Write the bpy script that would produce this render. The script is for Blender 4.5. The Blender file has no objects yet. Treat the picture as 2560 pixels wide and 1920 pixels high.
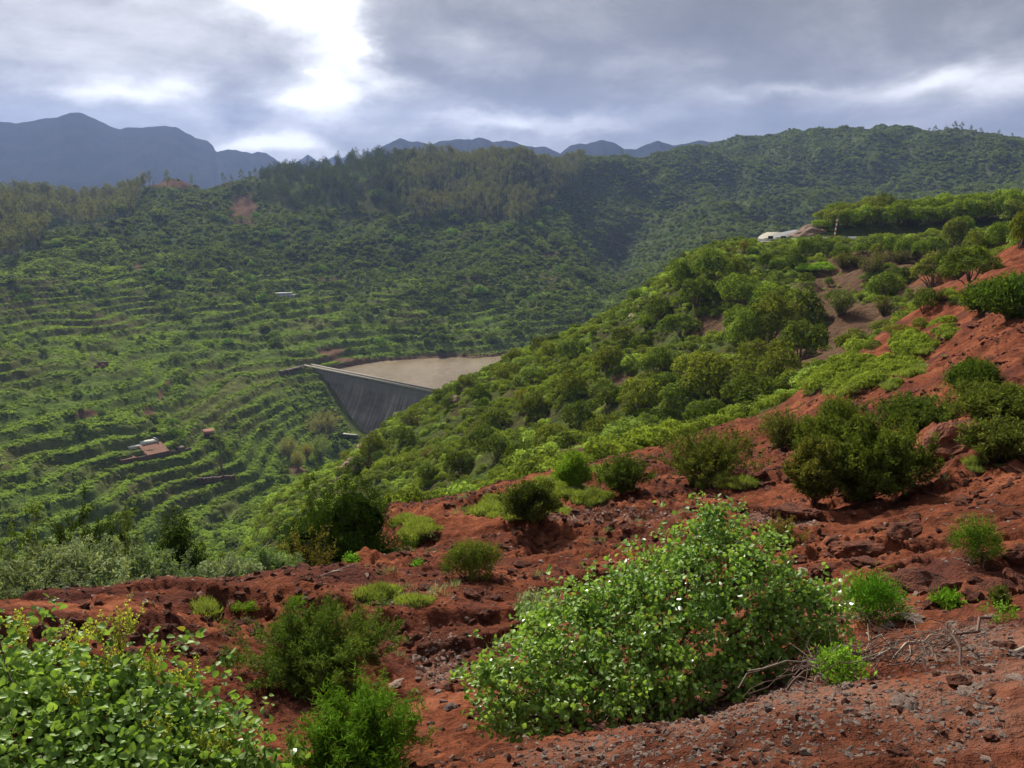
import bpy, bmesh, math, random
import numpy as np
from mathutils import Vector, Matrix, Euler

# ------------------------------------------------------------------ camera, sky, sun, exposure
PITCH = 12.95                      # degrees below the horizon
F = 2217.0                         # focal length in units of a 2560 wide picture
sc = bpy.context.scene
C = sc.collection
cam_d = bpy.data.cameras.new('camera')
cam = bpy.data.objects.new('camera', cam_d)
C.objects.link(cam)
cam_d.sensor_width = 36.0
cam_d.lens = 36.0 * F / 2560.0
cam_d.clip_start = 0.1
cam_d.clip_end = 20000
cam.location = (0, 0, 0)
cam.rotation_euler = (math.radians(90 - PITCH), 0, 0)
sc.camera = cam

SUN_EL, SUN_AZ = 38.0, -24.0       # azimuth measured from +Y towards +X
sun_d = bpy.data.lights.new('sun', 'SUN')
sun_d.energy = 5.0
sun_d.angle = math.radians(4.0)
sun_d.color = (1.0, 0.93, 0.82)
sun = bpy.data.objects.new('sun', sun_d)
C.objects.link(sun)
_e, _a = math.radians(SUN_EL), math.radians(SUN_AZ)
sdir = Vector((math.sin(_a) * math.cos(_e), math.cos(_a) * math.cos(_e), math.sin(_e)))
sun.rotation_euler = sdir.to_track_quat('Z', 'Y').to_euler()

sc.view_settings.view_transform = 'Standard'
sc.view_settings.look = 'None'
sc.view_settings.exposure = 0.80
sc.view_settings.gamma = 1.0
sc.view_settings.use_curve_mapping = False
sc.cycles.use_denoising = True
sc.cycles.max_bounces = 6
sc.cycles.diffuse_bounces = 2
sc.cycles.glossy_bounces = 2
sc.cycles.transmission_bounces = 2
sc.cycles.transparent_max_bounces = 4
sc.cycles.volume_bounces = 0
sc.cycles.use_adaptive_sampling = True
sc.cycles.adaptive_threshold = 0.02


class NB:
    """small expression helper for node trees"""
    def __init__(s, nt):
        s.nt = nt

    def n(s, t, **k):
        nd = s.nt.nodes.new(t)
        for a, b in k.items():
            setattr(nd, a, b)
        return nd

    def put(s, sock, v):
        if isinstance(v, bpy.types.NodeSocket):
            s.nt.links.new(v, sock)
        elif v is not None:
            sock.default_value = v

    def m(s, op, a, b=None, c=None, clamp=False):
        nd = s.n('ShaderNodeMath', operation=op, use_clamp=clamp)
        s.put(nd.inputs[0], a)
        if b is not None: s.put(nd.inputs[1], b)
        if c is not None: s.put(nd.inputs[2], c)
        return nd.outputs[0]

    def mr(s, v, a, b, c=0.0, d=1.0, interp='SMOOTHSTEP'):
        nd = s.n('ShaderNodeMapRange', interpolation_type=interp)
        s.put(nd.inputs['Value'], v)
        for k, x in zip(('From Min', 'From Max', 'To Min', 'To Max'), (a, b, c, d)):
            s.put(nd.inputs[k], x)
        return nd.outputs[0]

    def mix(s, f, a, b, blend='MIX'):
        nd = s.n('ShaderNodeMix', data_type='RGBA', blend_type=blend)
        s.put(nd.inputs[0], f)
        s.put(nd.inputs[6], a if not isinstance(a, tuple) else (*a[:3], 1))
        s.put(nd.inputs[7], b if not isinstance(b, tuple) else (*b[:3], 1))
        return nd.outputs[2]

    def noise(s, vec, scale, detail=4, rough=0.55, dist=0.0, out=0):
        nd = s.n('ShaderNodeTexNoise')
        if vec is not None: s.put(nd.inputs['Vector'], vec)
        s.put(nd.inputs['Scale'], scale)
        s.put(nd.inputs['Detail'], detail)
        s.put(nd.inputs['Roughness'], rough)
        s.put(nd.inputs['Distortion'], dist)
        return nd.outputs[out]

    def vmul(s, v, t):
        nd = s.n('ShaderNodeVectorMath', operation='MULTIPLY')
        s.put(nd.inputs[0], v)
        s.put(nd.inputs[1], t)
        return nd.outputs[0]

    def ramp(s, f, stops):
        nd = s.n('ShaderNodeValToRGB')
        el = nd.color_ramp.elements
        while len(el) < len(stops): el.new(0.5)
        for e, (p, c) in zip(el, stops):
            e.position = p
            e.color = (*c[:3], 1)
        s.put(nd.inputs[0], f)
        return nd.outputs[0]

    def bump(s, h, strength, dist, normal=None):
        nd = s.n('ShaderNodeBump')
        s.put(nd.inputs['Strength'], strength)
        s.put(nd.inputs['Distance'], dist)
        s.put(nd.inputs['Height'], h)
        if normal is not None: s.put(nd.inputs['Normal'], normal)
        return nd.outputs[0]


# world: Nishita sky seen through a broken deck of cloud
SKYS = 0.1
world = bpy.data.worlds.new('World')
sc.world = world
world.use_nodes = True
nt = world.node_tree
nt.nodes.clear()
B = NB(nt)
sky = B.n('ShaderNodeTexSky', sky_type='NISHITA')
sky.sun_disc = False
sky.sun_elevation = math.radians(SUN_EL)
sky.sun_rotation = math.radians(SUN_AZ)
tc = B.n('ShaderNodeTexCoord')
sep = B.n('ShaderNodeSeparateXYZ')
nt.links.new(tc.outputs['Generated'], sep.inputs[0])
sx, sy, sz = sep.outputs
az = B.m('MULTIPLY', B.m('ARCTAN2', sx, sy), 57.2958)
el = B.m('MULTIPLY', B.m('ARCSINE', sz), 57.2958)
zz = B.m('ADD', B.m('MAXIMUM', sz, 0.0), 0.10)
comb = B.n('ShaderNodeCombineXYZ')
B.put(comb.inputs[0], B.m('DIVIDE', sx, zz)); B.put(comb.inputs[1], B.m('DIVIDE', sy, zz)); B.put(comb.inputs[2], 0.0)
plane = comb.outputs[0]
dirv = tc.outputs['Generated']
n1 = B.noise(plane, 0.62, 7, 0.56, 0.35)
n2 = B.noise(B.vmul(dirv, (6.0, 6.0, 13.0)), 1.0, 9, 0.62, 0.25)
wn = B.noise(B.vmul(dirv, (7.0, 7.0, 14.0)), 1.0, 5, 0.55, 0.0, out=1)
wsep = B.n('ShaderNodeSeparateXYZ')
nt.links.new(wn, wsep.inputs[0])
azw = B.m('ADD', az, B.m('MULTIPLY', B.m('SUBTRACT', wsep.outputs[0], 0.5), 11.0))
elw = B.m('ADD', el, B.m('MULTIPLY', B.m('SUBTRACT', wsep.outputs[1], 0.5), 5.0))


def blob(a0, e0, wa, we, rot=0.0):
    da, de = B.m('SUBTRACT', azw, a0), B.m('SUBTRACT', elw, e0)
    c, s_ = math.cos(math.radians(rot)), math.sin(math.radians(rot))
    u = B.m('ADD', B.m('MULTIPLY', da, c), B.m('MULTIPLY', de, s_))
    v = B.m('SUBTRACT', B.m('MULTIPLY', de, c), B.m('MULTIPLY', da, s_))
    q = B.m('ADD', B.m('POWER', B.m('ABSOLUTE', B.m('DIVIDE', u, wa)), 2.0), B.m('POWER', B.m('ABSOLUTE', B.m('DIVIDE', v, we)), 2.0))
    return B.m('POWER', 2.71828, B.m('MULTIPLY', q, -1.0))


acc = B.m('ADD', 0.33, B.m('MULTIPLY', B.m('SUBTRACT', n2, 0.5), 1.0))
acc = B.m('ADD', acc, B.m('MULTIPLY', B.m('SUBTRACT', n1, 0.5), 0.45))
for amp, args in SKY_BLOBS if 'SKY_BLOBS' in globals() else [
        (0.72, (-11.4, 5.6, 2.6, 2.4, 0)),        # white opening below the sun
        (0.66, (-14.0, 10.2, 3.2, 2.0, -20)),
        (0.6, (-16.0, 16.0, 6.0, 5.0, 0)),
        (0.5, (-9.0, 7.2, 3.6, 1.0, -30)),
        (0.6, (-14.5, 2.2, 4.0, 0.9, 0)),
        (0.40, (-23.5, 5.3, 4.5, 0.7, 0)),
        (0.20, (-27.0, 9.0, 8.0, 3.0, 0)),
        (0.18, (-22.0, 7.0, 7.0, 2.6, 0)),
        (0.50, (1.0, 3.7, 7.5, 0.7, 0)),
        (0.22, (-2.0, 7.2, 4.0, 0.9, -15)),
        (0.34, (24.0, 5.6, 6.0, 0.8, 14)),
        (0.45, (28.0, 5.2, 4.0, 1.2, 0)),
        (0.35, (16.0, 4.8, 4.0, 0.5, 5)),
        (-0.08, (12.0, 9.0, 16.0, 3.0, 0)),
        (-0.18, (0.0, 5.2, 9.0, 1.1, -4)),
        (-0.22, (-17.0, 4.4, 3.6, 0.9, -28)),
        (-0.25, (-11.5, 3.2, 3.0, 0.7, -20)),
        (0.35, (-24.0, 38.0, 28.0, 22.0, 0))]:
    acc = B.m('ADD', acc, B.m('MULTIPLY', blob(*args), amp))
haz = B.mr(el, 0.0, 3.0, 0.12, 0.0)
acc = B.m('ADD', acc, haz)
cl = B.ramp(B.m('MULTIPLY', acc, 0.84), [(0.0, (.100, .107, .120)), (0.22, (.158, .163, .177)), (0.42, (.27, .275, .290)), (0.60, (.44, .441, .452)), (0.78, (.66, .665, .68)), (1.0, (.86, .86, .86))])
cl10 = B.vmul(cl, (1 / SKYS * CLOUD_GAIN if 'CLOUD_GAIN' in globals() else 10.0,) * 3)
hole = B.m('MULTIPLY', blob(-12.2, 6.3, 1.4, 0.6, -20), B.mr(n2, 0.40, 0.50))
fac = B.m('SUBTRACT', 1.0, B.m('MULTIPLY', B.mr(hole, 0.25, 0.6), 0.9))
col = B.mix(fac, sky.outputs[0], cl10)
bg = B.n('ShaderNodeBackground')
B.put(bg.inputs[0], col)
B.put(bg.inputs[1], SKYS)
wo = B.n('ShaderNodeOutputWorld')
nt.links.new(bg.outputs[0], wo.inputs[0])

# ------------------------------------------------------------------ picture rays and noise
CP, SP = math.cos(math.radians(PITCH)), math.sin(math.radians(PITCH))


def ray(px, py):
    px, py = np.asarray(px, float), np.asarray(py, float)
    u, v = (px - 1280) / F, -(py - 960) / F
    d = np.stack([u + 0 * v, CP + v * SP + 0 * u, -SP + v * CP + 0 * u], -1)
    return d


def azslope(px, py):
    d = ray(px, py)
    h = np.hypot(d[..., 0], d[..., 1])
    return np.arctan2(d[..., 0], d[..., 1]), d[..., 2] / h


def pix(x, y, z):
    fw = y * CP - z * SP
    up = y * SP + z * CP
    return 1280 + F * x / fw, 960 - F * up / fw


def _hash(ix, iy, seed):
    h = (ix.astype(np.int64) * 374761393 + iy.astype(np.int64) * 668265263 + seed * 1274126177) & 0xffffffff
    h = ((h ^ (h >> 13)) * 1274126177) & 0xffffffff
    return ((h ^ (h >> 16)) & 0xffff) / 65535.0


def gnoise(x, y, seed=0):
    ix, iy = np.floor(x), np.floor(y)
    fx, fy = x - ix, y - iy
    u, v = fx * fx * fx * (fx * (fx * 6 - 15) + 10), fy * fy * fy * (fy * (fy * 6 - 15) + 10)
    out = 0
    for dx in (0, 1):
        for dy in (0, 1):
            a = _hash(ix + dx, iy + dy, seed) * 2 * np.pi
            g = np.cos(a) * (fx - dx) + np.sin(a) * (fy - dy)
            out = out + g * (u if dx else 1 - u) * (v if dy else 1 - v)
    return out * 1.5


def fbm(x, y, scale, octs=4, seed=0, gain=0.5, ridged=False):
    a, s, o = 1.0, scale, 0.0
    for k in range(octs):
        n = gnoise(x / s + 17.3 * k, y / s - 9.1 * k, seed + k)
        o = o + a * ((1 - 2 * np.abs(n)) - 0.5 if ridged else n)
        a *= gain; s *= 0.5
    return o


def sstep(a, b, x):
    t = np.clip((x - a) / (b - a), 0, 1)
    return t * t * (3 - 2 * t)


def pchip(xk, yk, x):
    """monotone cubic through (xk, yk) with linear ends held"""
    xk, yk = np.asarray(xk, float), np.asarray(yk, float)
    h = np.diff(xk); d = np.diff(yk) / h
    m = np.zeros_like(yk)
    if len(xk) > 2:
        w1, w2 = 2 * h[1:] + h[:-1], h[1:] + 2 * h[:-1]
        ok = d[:-1] * d[1:] > 0
        with np.errstate(divide='ignore', invalid='ignore'):
            m[1:-1] = np.where(ok, (w1 + w2) / (w1 / np.where(ok, d[:-1], 1) + w2 / np.where(ok, d[1:], 1)), 0)
    m[0], m[-1] = d[0], d[-1]
    x = np.clip(x, xk[0], xk[-1])
    i = np.clip(np.searchsorted(xk, x) - 1, 0, len(xk) - 2)
    t = (x - xk[i]) / h[i]
    return ((1 + 2 * t) * (1 - t) ** 2 * yk[i] + t * (1 - t) ** 2 * h[i] * m[i]
            + t * t * (3 - 2 * t) * yk[i + 1] + t * t * (t - 1) * h[i] * m[i + 1])


# ------------------------------------------------------------------ terrain: feature lines (bearing from px,py; distance; height)
# each row: (px, py, distance[, z]); without z the point lies on the line of sight
ROWS = [
    [(0, 1900, 0.4, -1.62), (2560, 1900, 0.4, -1.6)],
    [(0, 1919, 3.0, -2.5), (700, 1919, 3.0, -2.35), (1280, 1919, 2.9), (2560, 1919, 2.7)],
    [(0, 1800, 4.7, -3.5), (600, 1900, 4.7, -3.45), (1250, 1880, 4.3), (1700, 1790, 4.6), (2100, 1650, 5.2), (2560, 1560, 5.7)],
    [(0, 1650, 7.0), (600, 1700, 6.8), (1250, 1640, 7.4), (1900, 1440, 8.6), (2560, 1400, 8.6)],
    [(0, 1522, 10.8), (250, 1500, 11.0), (470, 1476, 11.4), (620, 1480, 11.6), (760, 1452, 12.2), (870, 1420, 12.8), (1000, 1390, 13.6), (1300, 1370, 13.6), (1700, 1350, 13.0), (2200, 1300, 13.0), (2560, 1250, 12.6)],
    [(0, 1490, 15.0, -8.9), (450, 1480, 15.5, -8.9), (700, 1480, 16.0, -8.9), (860, 1440, 17.0, -8.8), (1000, 1315, 19.0), (1300, 1220, 23.0), (1700, 1160, 25.0), (2200, 1100, 23.0), (2560, 1020, 21.0)],
    [(0, 1490, 30.0, -18.5), (700, 1480, 30.0, -17.5), (880, 1400, 29.0, -13.5), (985, 1268, 26.0), (1180, 1240, 30.0), (1500, 1150, 35.0), (1700, 1095, 42.0), (1950, 1015, 50.0), (2150, 880, 65.0), (2350, 740, 85.0), (2560, 610, 100.0)],
    [(0, 1450, 75.0, -46.0), (700, 1300, 75.0, -39.0), (985, 1268, 72.0, -32.0), (1300, 1180, 78.0), (1600, 1100, 80.0), (1850, 1000, 85.0), (2050, 885, 95.0), (2200, 825, 100.0), (2350, 735, 108.0), (2560, 606, 120.0)],
    [(0, 1450, 130.0, -74.0), (300, 1400, 130.0, -70.0), (550, 1330, 135.0, -61.5), (700, 1235, 146.0), (840, 1165, 152.0), (950, 1072, 160.0), (1100, 985, 168.0), (1250, 900, 175.0), (1400, 848, 182.0), (1550, 765, 186.0), (1640, 700, 190.0), (1750, 632, 198.0), (1870, 606, 203.0), (2000, 600, 205.0), (2200, 600, 205.0), (2560, 570, 205.0)],
    [(0, 1450, 175.0, -94.0), (550, 1400, 178.0, -82.0), (700, 1235, 175.0, -72.0), (840, 1160, 178.0, -65.0), (950, 1060, 186.0, -58.0), (1250, 900, 200.0, -46.0), (1550, 765, 210.0, -36.0), (1640, 700, 214.0, -29.0), (1750, 632, 216.0, -18.0), (1870, 606, 213.0, -13.4), (2000, 600, 215.0, -12.7), (2200, 600, 215.0, -12.3), (2560, 570, 214.0, -9.8)],
    [(0, 1450, 205.0, -101.5), (550, 1400, 218.0, -96.0), (700, 1235, 238.0, -92.0), (860, 1100, 268.0, -106.0), (1000, 900, 275.0, -100.0), (1250, 900, 270.0, -84.0), (1550, 765, 250.0, -58.0), (1750, 632, 235.0, -33.0), (1880, 600, 231.0, -19.0), (1915, 600, 230.0, -14.5), (1985, 600, 229.0, -13.3), (2060, 600, 229.0, -9.2), (2560, 570, 229.0, -6.5)],
    [(0, 1425, 232.0), (300, 1405, 236.0), (480, 1370, 242.0), (600, 1295, 264.0), (680, 1228, 290.0), (745, 1155, 322.0), (860, 1098, 345.0, -108.0), (1000, 1000, 350.0, -105.0), (1300, 900, 372.0, -97.0), (1600, 850, 400.0, -84.0), (2000, 700, 430.0, -66.0), (2560, 560, 450.0, -52.0)],
    [(0, 1050, 322.0), (300, 1055, 322.0), (600, 1000, 362.0), (700, 950, 392.0), (775, 906, 416.0), (1000, 908, 421.0, -88.0), (1240, 898, 431.0, -88.2), (1400, 860, 450.0, -86.0), (1600, 800, 480.0, -76.0), (2000, 650, 520.0, -58.0), (2560, 560, 540.0, -44.0)],
    [(0, 800, 445.0), (600, 800, 470.0), (1000, 800, 480.0), (1240, 800, 480.0), (1450, 800, 490.0), (1620, 740, 560.0), (1700, 700, 600.0, -60.0), (2000, 620, 620.0), (2560, 540, 640.0)],
    [(0, 620, 610.0), (600, 620, 620.0), (1000, 610, 640.0), (1300, 610, 650.0), (1420, 600, 680.0), (1560, 640, 760.0), (1700, 580, 820.0), (2000, 560, 840.0), (2560, 500, 860.0)],
    [(0, 545, 720.0), (600, 535, 730.0), (1000, 500, 740.0), (1300, 500, 760.0), (1450, 490, 850.0), (1600, 480, 940.0), (1900, 455, 1000.0), (2250, 450, 1000.0), (2560, 470, 980.0)],
    [(0, 490, 820.0), (300, 477, 840.0), (500, 468, 840.0), (620, 452, 840.0), (740, 430, 850.0), (1000, 408, 870.0), (1300, 404, 900.0), (1500, 388, 1000.0), (1700, 368, 1150.0), (1900, 343, 1300.0), (2100, 330, 1350.0), (2300, 334, 1330.0), (2560, 345, 1300.0)],
    [(0, 490, 960.0, -40.0), (1000, 408, 1050.0, -15.0), (1500, 400, 1200.0, 0.0), (2000, 340, 1550.0, 40.0), (2560, 345, 1500.0, 30.0)],
    [(0, 490, 2200.0, -60.0), (2560, 400, 2400.0, -40.0)],
    [(0, 490, 4600.0, -60.0), (2560, 400, 4600.0, -60.0)],
]
ANG = math.radians(33.5)
rs = np.random.RandomState(7)
NA_IN = 660
a_in = np.linspace(-ANG, ANG, NA_IN)
side = np.linspace(0, 1, 40)[1:]
a_out = ANG + (math.radians(150) - ANG) * side ** 1.5
AZ = np.concatenate([-a_out[::-1], a_in, a_out])
segs = [(0.4, 1.6, 6), (1.6, 5.0, 150), (5.0, 16.0, 210), (16, 40, 110), (40, 125, 110), (125, 235, 90), (235, 520, 260), (520, 900, 110), (900, 1400, 36), (1400, 4600, 14)]
RR = np.concatenate([np.geomspace(a, b, n, endpoint=False) for a, b, n in segs] + [[4600.0]])
NA, NR = len(AZ), len(RR)


def build_profiles():
    rk = np.zeros((len(ROWS), NA)); zk = np.zeros((len(ROWS), NA))
    for i, row in enumerate(ROWS):
        aa, rr, zv = [], [], []
        for t in row:
            a, s = azslope(t[0], t[1])
            aa.append(float(a)); rr.append(t[2]); zv.append(t[3] if len(t) > 3 else float(s) * t[2])
        rk[i] = pchip(aa, rr, AZ); zk[i] = pchip(aa, zv, AZ)
    for i in range(1, len(ROWS)):
        rk[i] = np.maximum(rk[i], rk[i - 1] * 1.02)
    return rk, zk


rk, zk = build_profiles()
Z0 = np.zeros((NA, NR))
for j in range(NA):
    Z0[j] = pchip(rk[:, j], zk[:, j], RR)
# soften the lofted rows a little across bearing
ker = np.array([1, 2, 3, 2, 1.]) / 9
Z0 = sum(k * np.roll(Z0, s, 0) for k, s in zip(ker, (-2, -1, 0, 1, 2))) if False else Z0
GA, GR = np.meshgrid(AZ, RR, indexing='ij')
GX, GY = GR * np.sin(GA), GR * np.cos(GA)


def rowr(i):
    return rk[i][:, None]


PXc, PYc = pix(GX, np.maximum(GY, 0.05), Z0)
inF = np.abs(GA) < ANG
# zones in terms of the feature lines
near = sstep(0, 1, (rowr(6) * 1.05 - GR) / (rowr(6) * 0.10))          # red slope
spur = (1 - near) * sstep(0, 1, (rowr(9) * 1.0 - GR) / 12.0)           # ravine and spur
far = 1 - near - spur
# relief
Z = Z0.copy()
# near slope: steps, clods
nearf = near
lump = fbm(GX, GY, 3.2, 3, 11) * 0.16
clod = np.maximum(fbm(GX, GY, 0.9, 4, 21, 0.6), -0.1) * 0.16
ledge_n = fbm(GX, GY + 0.3 * GX, 5.0, 2, 31)
ledge = (sstep(0.0, 0.09, ledge_n) - 0.5) * 0.22 + sstep(30, 14, GR) * (sstep(-0.26, -0.18, fbm(GX, GY, 2.4, 3, 41)) - 0.5) * 0.16
dfade = sstep(5.0, 8.0, GR)
fine = fbm(GX, GY, 0.16, 3, 51, 0.6)
rough_n = sstep(-0.1, 0.35, fbm(GX, GY, 4.0, 3, 61))
Z += nearf * (dfade * (lump * 1.2 + clod * (0.3 + 0.8 * rough_n) + ledge * 0.75) + fine * (0.02 + 0.035 * rough_n * dfade) + (1 - dfade) * (fbm(GX, GY, 0.7, 4, 71) * 0.035))
big = sstep(25, 60, GR) * near
Z += big * (fbm(GX, GY, 14, 4, 81) * 0.9)
# spur: gullies across the face
gul = fbm(GX + 0.5 * GY, (GY - GX) * 0.35, 34, 4, 91, 0.5, True)
bigfade = 1
crest_d = np.abs(GR - rowr(8)) / 30.0
Z += spur * (gul * 2.2 + fbm(GX, GY, 12, 4, 101) * 1.1) * (0.35 + 0.65 * np.clip(crest_d, 0, 1)) * sstep(0, 25, GR - rowr(6))
# far slopes
famp = far * sstep(0, 60, GR - rowr(9))
damk = 1 - np.exp(-(((GX + 62) / 60) ** 2 + ((GY - 385) / 55) ** 2))
Z += famp * damk * (fbm(GX, GY * 0.6, 130, 5, 111, 0.5, True) * np.clip((GR - 300) / 500, 0, 1) * 12 + fbm(GX, GY, 40, 4, 121) * 2.2)
bigh = sstep(0, 150, GX - 40) * sstep(560, 800, GR)
Z += far * bigh * fbm(GX + 0.2 * GY, (GY - 0.5 * GX) * 0.45, 260, 4, 131, 0.42, True) * 22 * sstep(0, 330, 1350 - GR) * sstep(600, 800, GR)
# terraces on the cultivated slope
TSTEP = 2.6
tn = fbm(GX, GY, 90, 3, 141) * 1.1
hh = (Z + 200) / TSTEP + tn * 0.8
fr = hh - np.floor(hh)
zt = (np.floor(hh) + sstep(0.60, 0.92, fr)) * TSTEP - 200 - tn * 0.8 * TSTEP
strength = sstep(-40, -62, Z) * sstep(0, 10, GR - rowr(11)) * (0.55 + 0.45 * sstep(-0.25, 0.15, fbm(GX, GY, 60, 2, 151)))
leftness = sstep(120, 60, GX)
TER = far * strength * leftness * (1 - np.exp(-(((GX + 74) / 22) ** 2 + ((GY - 372) / 22) ** 2)))
Z = Z * (1 - TER) + zt * TER
FRG = fr
RISER = TER * sstep(0.50, 0.60, fr) * (1 - sstep(0.93, 1.0, fr))
# side gully with bare earth on the left slope (sinks a metre or two)
ga, _ = azslope(370, 1000)
gl = np.exp(-((GX - (-122 + (GY - 330) * -0.05 + 4 * np.sin(GY / 9))) / 5.0) ** 2) * sstep(305, 320, GY) * sstep(440, 380, GY)
Z -= gl * 2.4 * far
# outcrop cut by the road and the road bench on the spur
xr, yr = 64.0, 196.0
WATER_Z = -86.2
# under the reservoir and behind the crest of the dam the ground stays under water
res = sstep(-95, -75, GX) * sstep(120, 90, GX) * np.exp(-((GR - 392) / 26.0) ** 4)


def vert_grid():
    return np.stack([GX, GY, Z], -1)


def H(x, y):
    """terrain height by bilinear look-up in the polar grid"""
    x, y = np.asarray(x, float), np.asarray(y, float)
    a, r = np.arctan2(x, y), np.hypot(x, y)
    i = np.clip(np.searchsorted(AZ, a) - 1, 0, NA - 2)
    k = np.clip(np.searchsorted(RR, r) - 1, 0, NR - 2)
    ta = np.clip((a - AZ[i]) / (AZ[i + 1] - AZ[i]), 0, 1); tr = np.clip((r - RR[k]) / (RR[k + 1] - RR[k]), 0, 1)
    return ((1 - ta) * ((1 - tr) * Z[i, k] + tr * Z[i, k + 1]) + ta * ((1 - tr) * Z[i + 1, k] + tr * Z[i + 1, k + 1]))


def hit(px, py, rmin=1.5, rmax=2000.0):
    """where the sight line through a point of the photograph meets the ground"""
    a, s = azslope(px, py)
    i = int(np.clip(np.searchsorted(AZ, a), 1, NA - 1))
    t = (a - AZ[i - 1]) / (AZ[i] - AZ[i - 1])
    prof = (1 - t) * Z[i - 1] + t * Z[i]
    g = prof - s * RR
    k = np.where((g > 0) & (RR > rmin) & (RR < rmax))[0]
    if len(k) == 0:
        return None
    k = k[0]
    g0, g1 = g[k - 1], g[k]
    r = RR[k - 1] + (RR[k] - RR[k - 1]) * (-g0) / (g1 - g0) if g0 < 0 else RR[k]
    return Vector((float(r * np.sin(a)), float(r * np.cos(a)), float(H(r * np.sin(a), r * np.cos(a)))))


# running horizon per bearing, for a visibility test
SL = Z / GR
VIS_H = np.maximum.accumulate(SL, axis=1)


def visible(x, y, top):
    """is a thing of height top standing at x, y seen over what lies before it"""
    a, r = np.arctan2(x, y), np.hypot(x, y)
    i = np.clip(np.searchsorted(AZ, a), 0, NA - 1)
    k = np.clip(np.searchsorted(RR, r * 0.985) - 1, 0, NR - 1)
    z = H(x, y)
    return ((z + top) / r > VIS_H[i, k]) & (np.abs(a) < math.radians(32.5))

# ------------------------------------------------------------------ mesh helpers
def mk_mesh(name, V, faces, mats=(), smooth=False, attr=None, mi=None):
    """faces: list of int arrays of equal row length (quads, triangles ...)"""
    me = bpy.data.meshes.new(name)
    V = np.asarray(V, np.float32)
    faces = [np.asarray(f, np.int32) for f in faces if len(f)]
    nl = sum(f.size for f in faces); nf = sum(len(f) for f in faces)
    me.vertices.add(len(V)); me.loops.add(nl); me.polygons.add(nf)
    me.vertices.foreach_set('co', V.ravel())
    me.loops.foreach_set('vertex_index', np.concatenate([f.ravel() for f in faces]))
    tot = np.concatenate([np.full(len(f), f.shape[1], np.int32) for f in faces])
    st = np.concatenate([[0], np.cumsum(tot)[:-1]]).astype(np.int32)
    me.polygons.foreach_set('loop_start', st)
    me.polygons.foreach_set('loop_total', tot)
    if smooth: me.polygons.foreach_set('use_smooth', np.ones(nf, bool))
    for m in mats: me.materials.append(m)
    if mi is not None: me.polygons.foreach_set('material_index', np.asarray(mi, np.int32))
    if attr is not None:
        for k, v in attr.items():
            a = me.color_attributes.new(k, 'FLOAT_COLOR', 'POINT')
            a.data.foreach_set('color', np.asarray(v, np.float32).ravel())
    me.update(calc_edges=True)
    return me


def link(name, me, parent=None, loc=(0, 0, 0), rz=0.0, s=1.0, color=None):
    o = bpy.data.objects.new(name, me)
    C.objects.link(o)
    o.location = loc
    o.rotation_euler = (0, 0, rz)
    o.scale = (s, s, s) if not isinstance(s, (tuple, list)) else s
    if parent is not None: o.parent = parent
    if color is not None: o.color = (*color[:3], 1)
    return o


def tag(o, label=None, cat=None, group=None, kind=None):
    if label: o['label'] = label
    if cat: o['category'] = cat
    if group: o['group'] = group
    if kind: o['kind'] = kind
    return o


def empty(name, loc, rz=0.0, s=1.0):
    o = bpy.data.objects.new(name, None)
    C.objects.link(o)
    o.empty_display_size = 0.2
    o.location = loc
    o.rotation_euler = (0, 0, rz)
    o.scale = (s, s, s) if not isinstance(s, (tuple, list)) else s
    return o


# ------------------------------------------------------------------ materials
def new_mat(name):
    m = bpy.data.materials.new(name)
    m.use_nodes = True
    m.node_tree.nodes.clear()
    return m, NB(m.node_tree)


def finish(m, b, sh):
    o = b.n('ShaderNodeOutputMaterial')
    m.node_tree.links.new(sh, o.inputs[0])
    return m


def principled(b, color, rough=0.8, normal=None, spec=0.3, metal=0.0):
    p = b.n('ShaderNodeBsdfPrincipled')
    b.put(p.inputs['Base Color'], color if not isinstance(color, tuple) else (*color[:3], 1))
    b.put(p.inputs['Roughness'], rough)
    b.put(p.inputs['Specular IOR Level'], spec)
    b.put(p.inputs['Metallic'], metal)
    if normal is not None: b.put(p.inputs['Normal'], normal)
    return p.outputs[0]


def simple(name, c1, c2, scale=3.0, rough=0.85, bump=0.3, bd=0.02, spec=0.25, detail=6):
    m, b = new_mat(name)
    t = b.n('ShaderNodeTexCoord').outputs['Object']
    n = b.noise(t, scale, detail, 0.6)
    col = b.mix(b.mr(n, 0.3, 0.7), c1, c2)
    nn = b.noise(t, scale * 5, 4, 0.6)
    return finish(m, b, principled(b, col, rough, b.bump(nn, bump, bd), spec))


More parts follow.
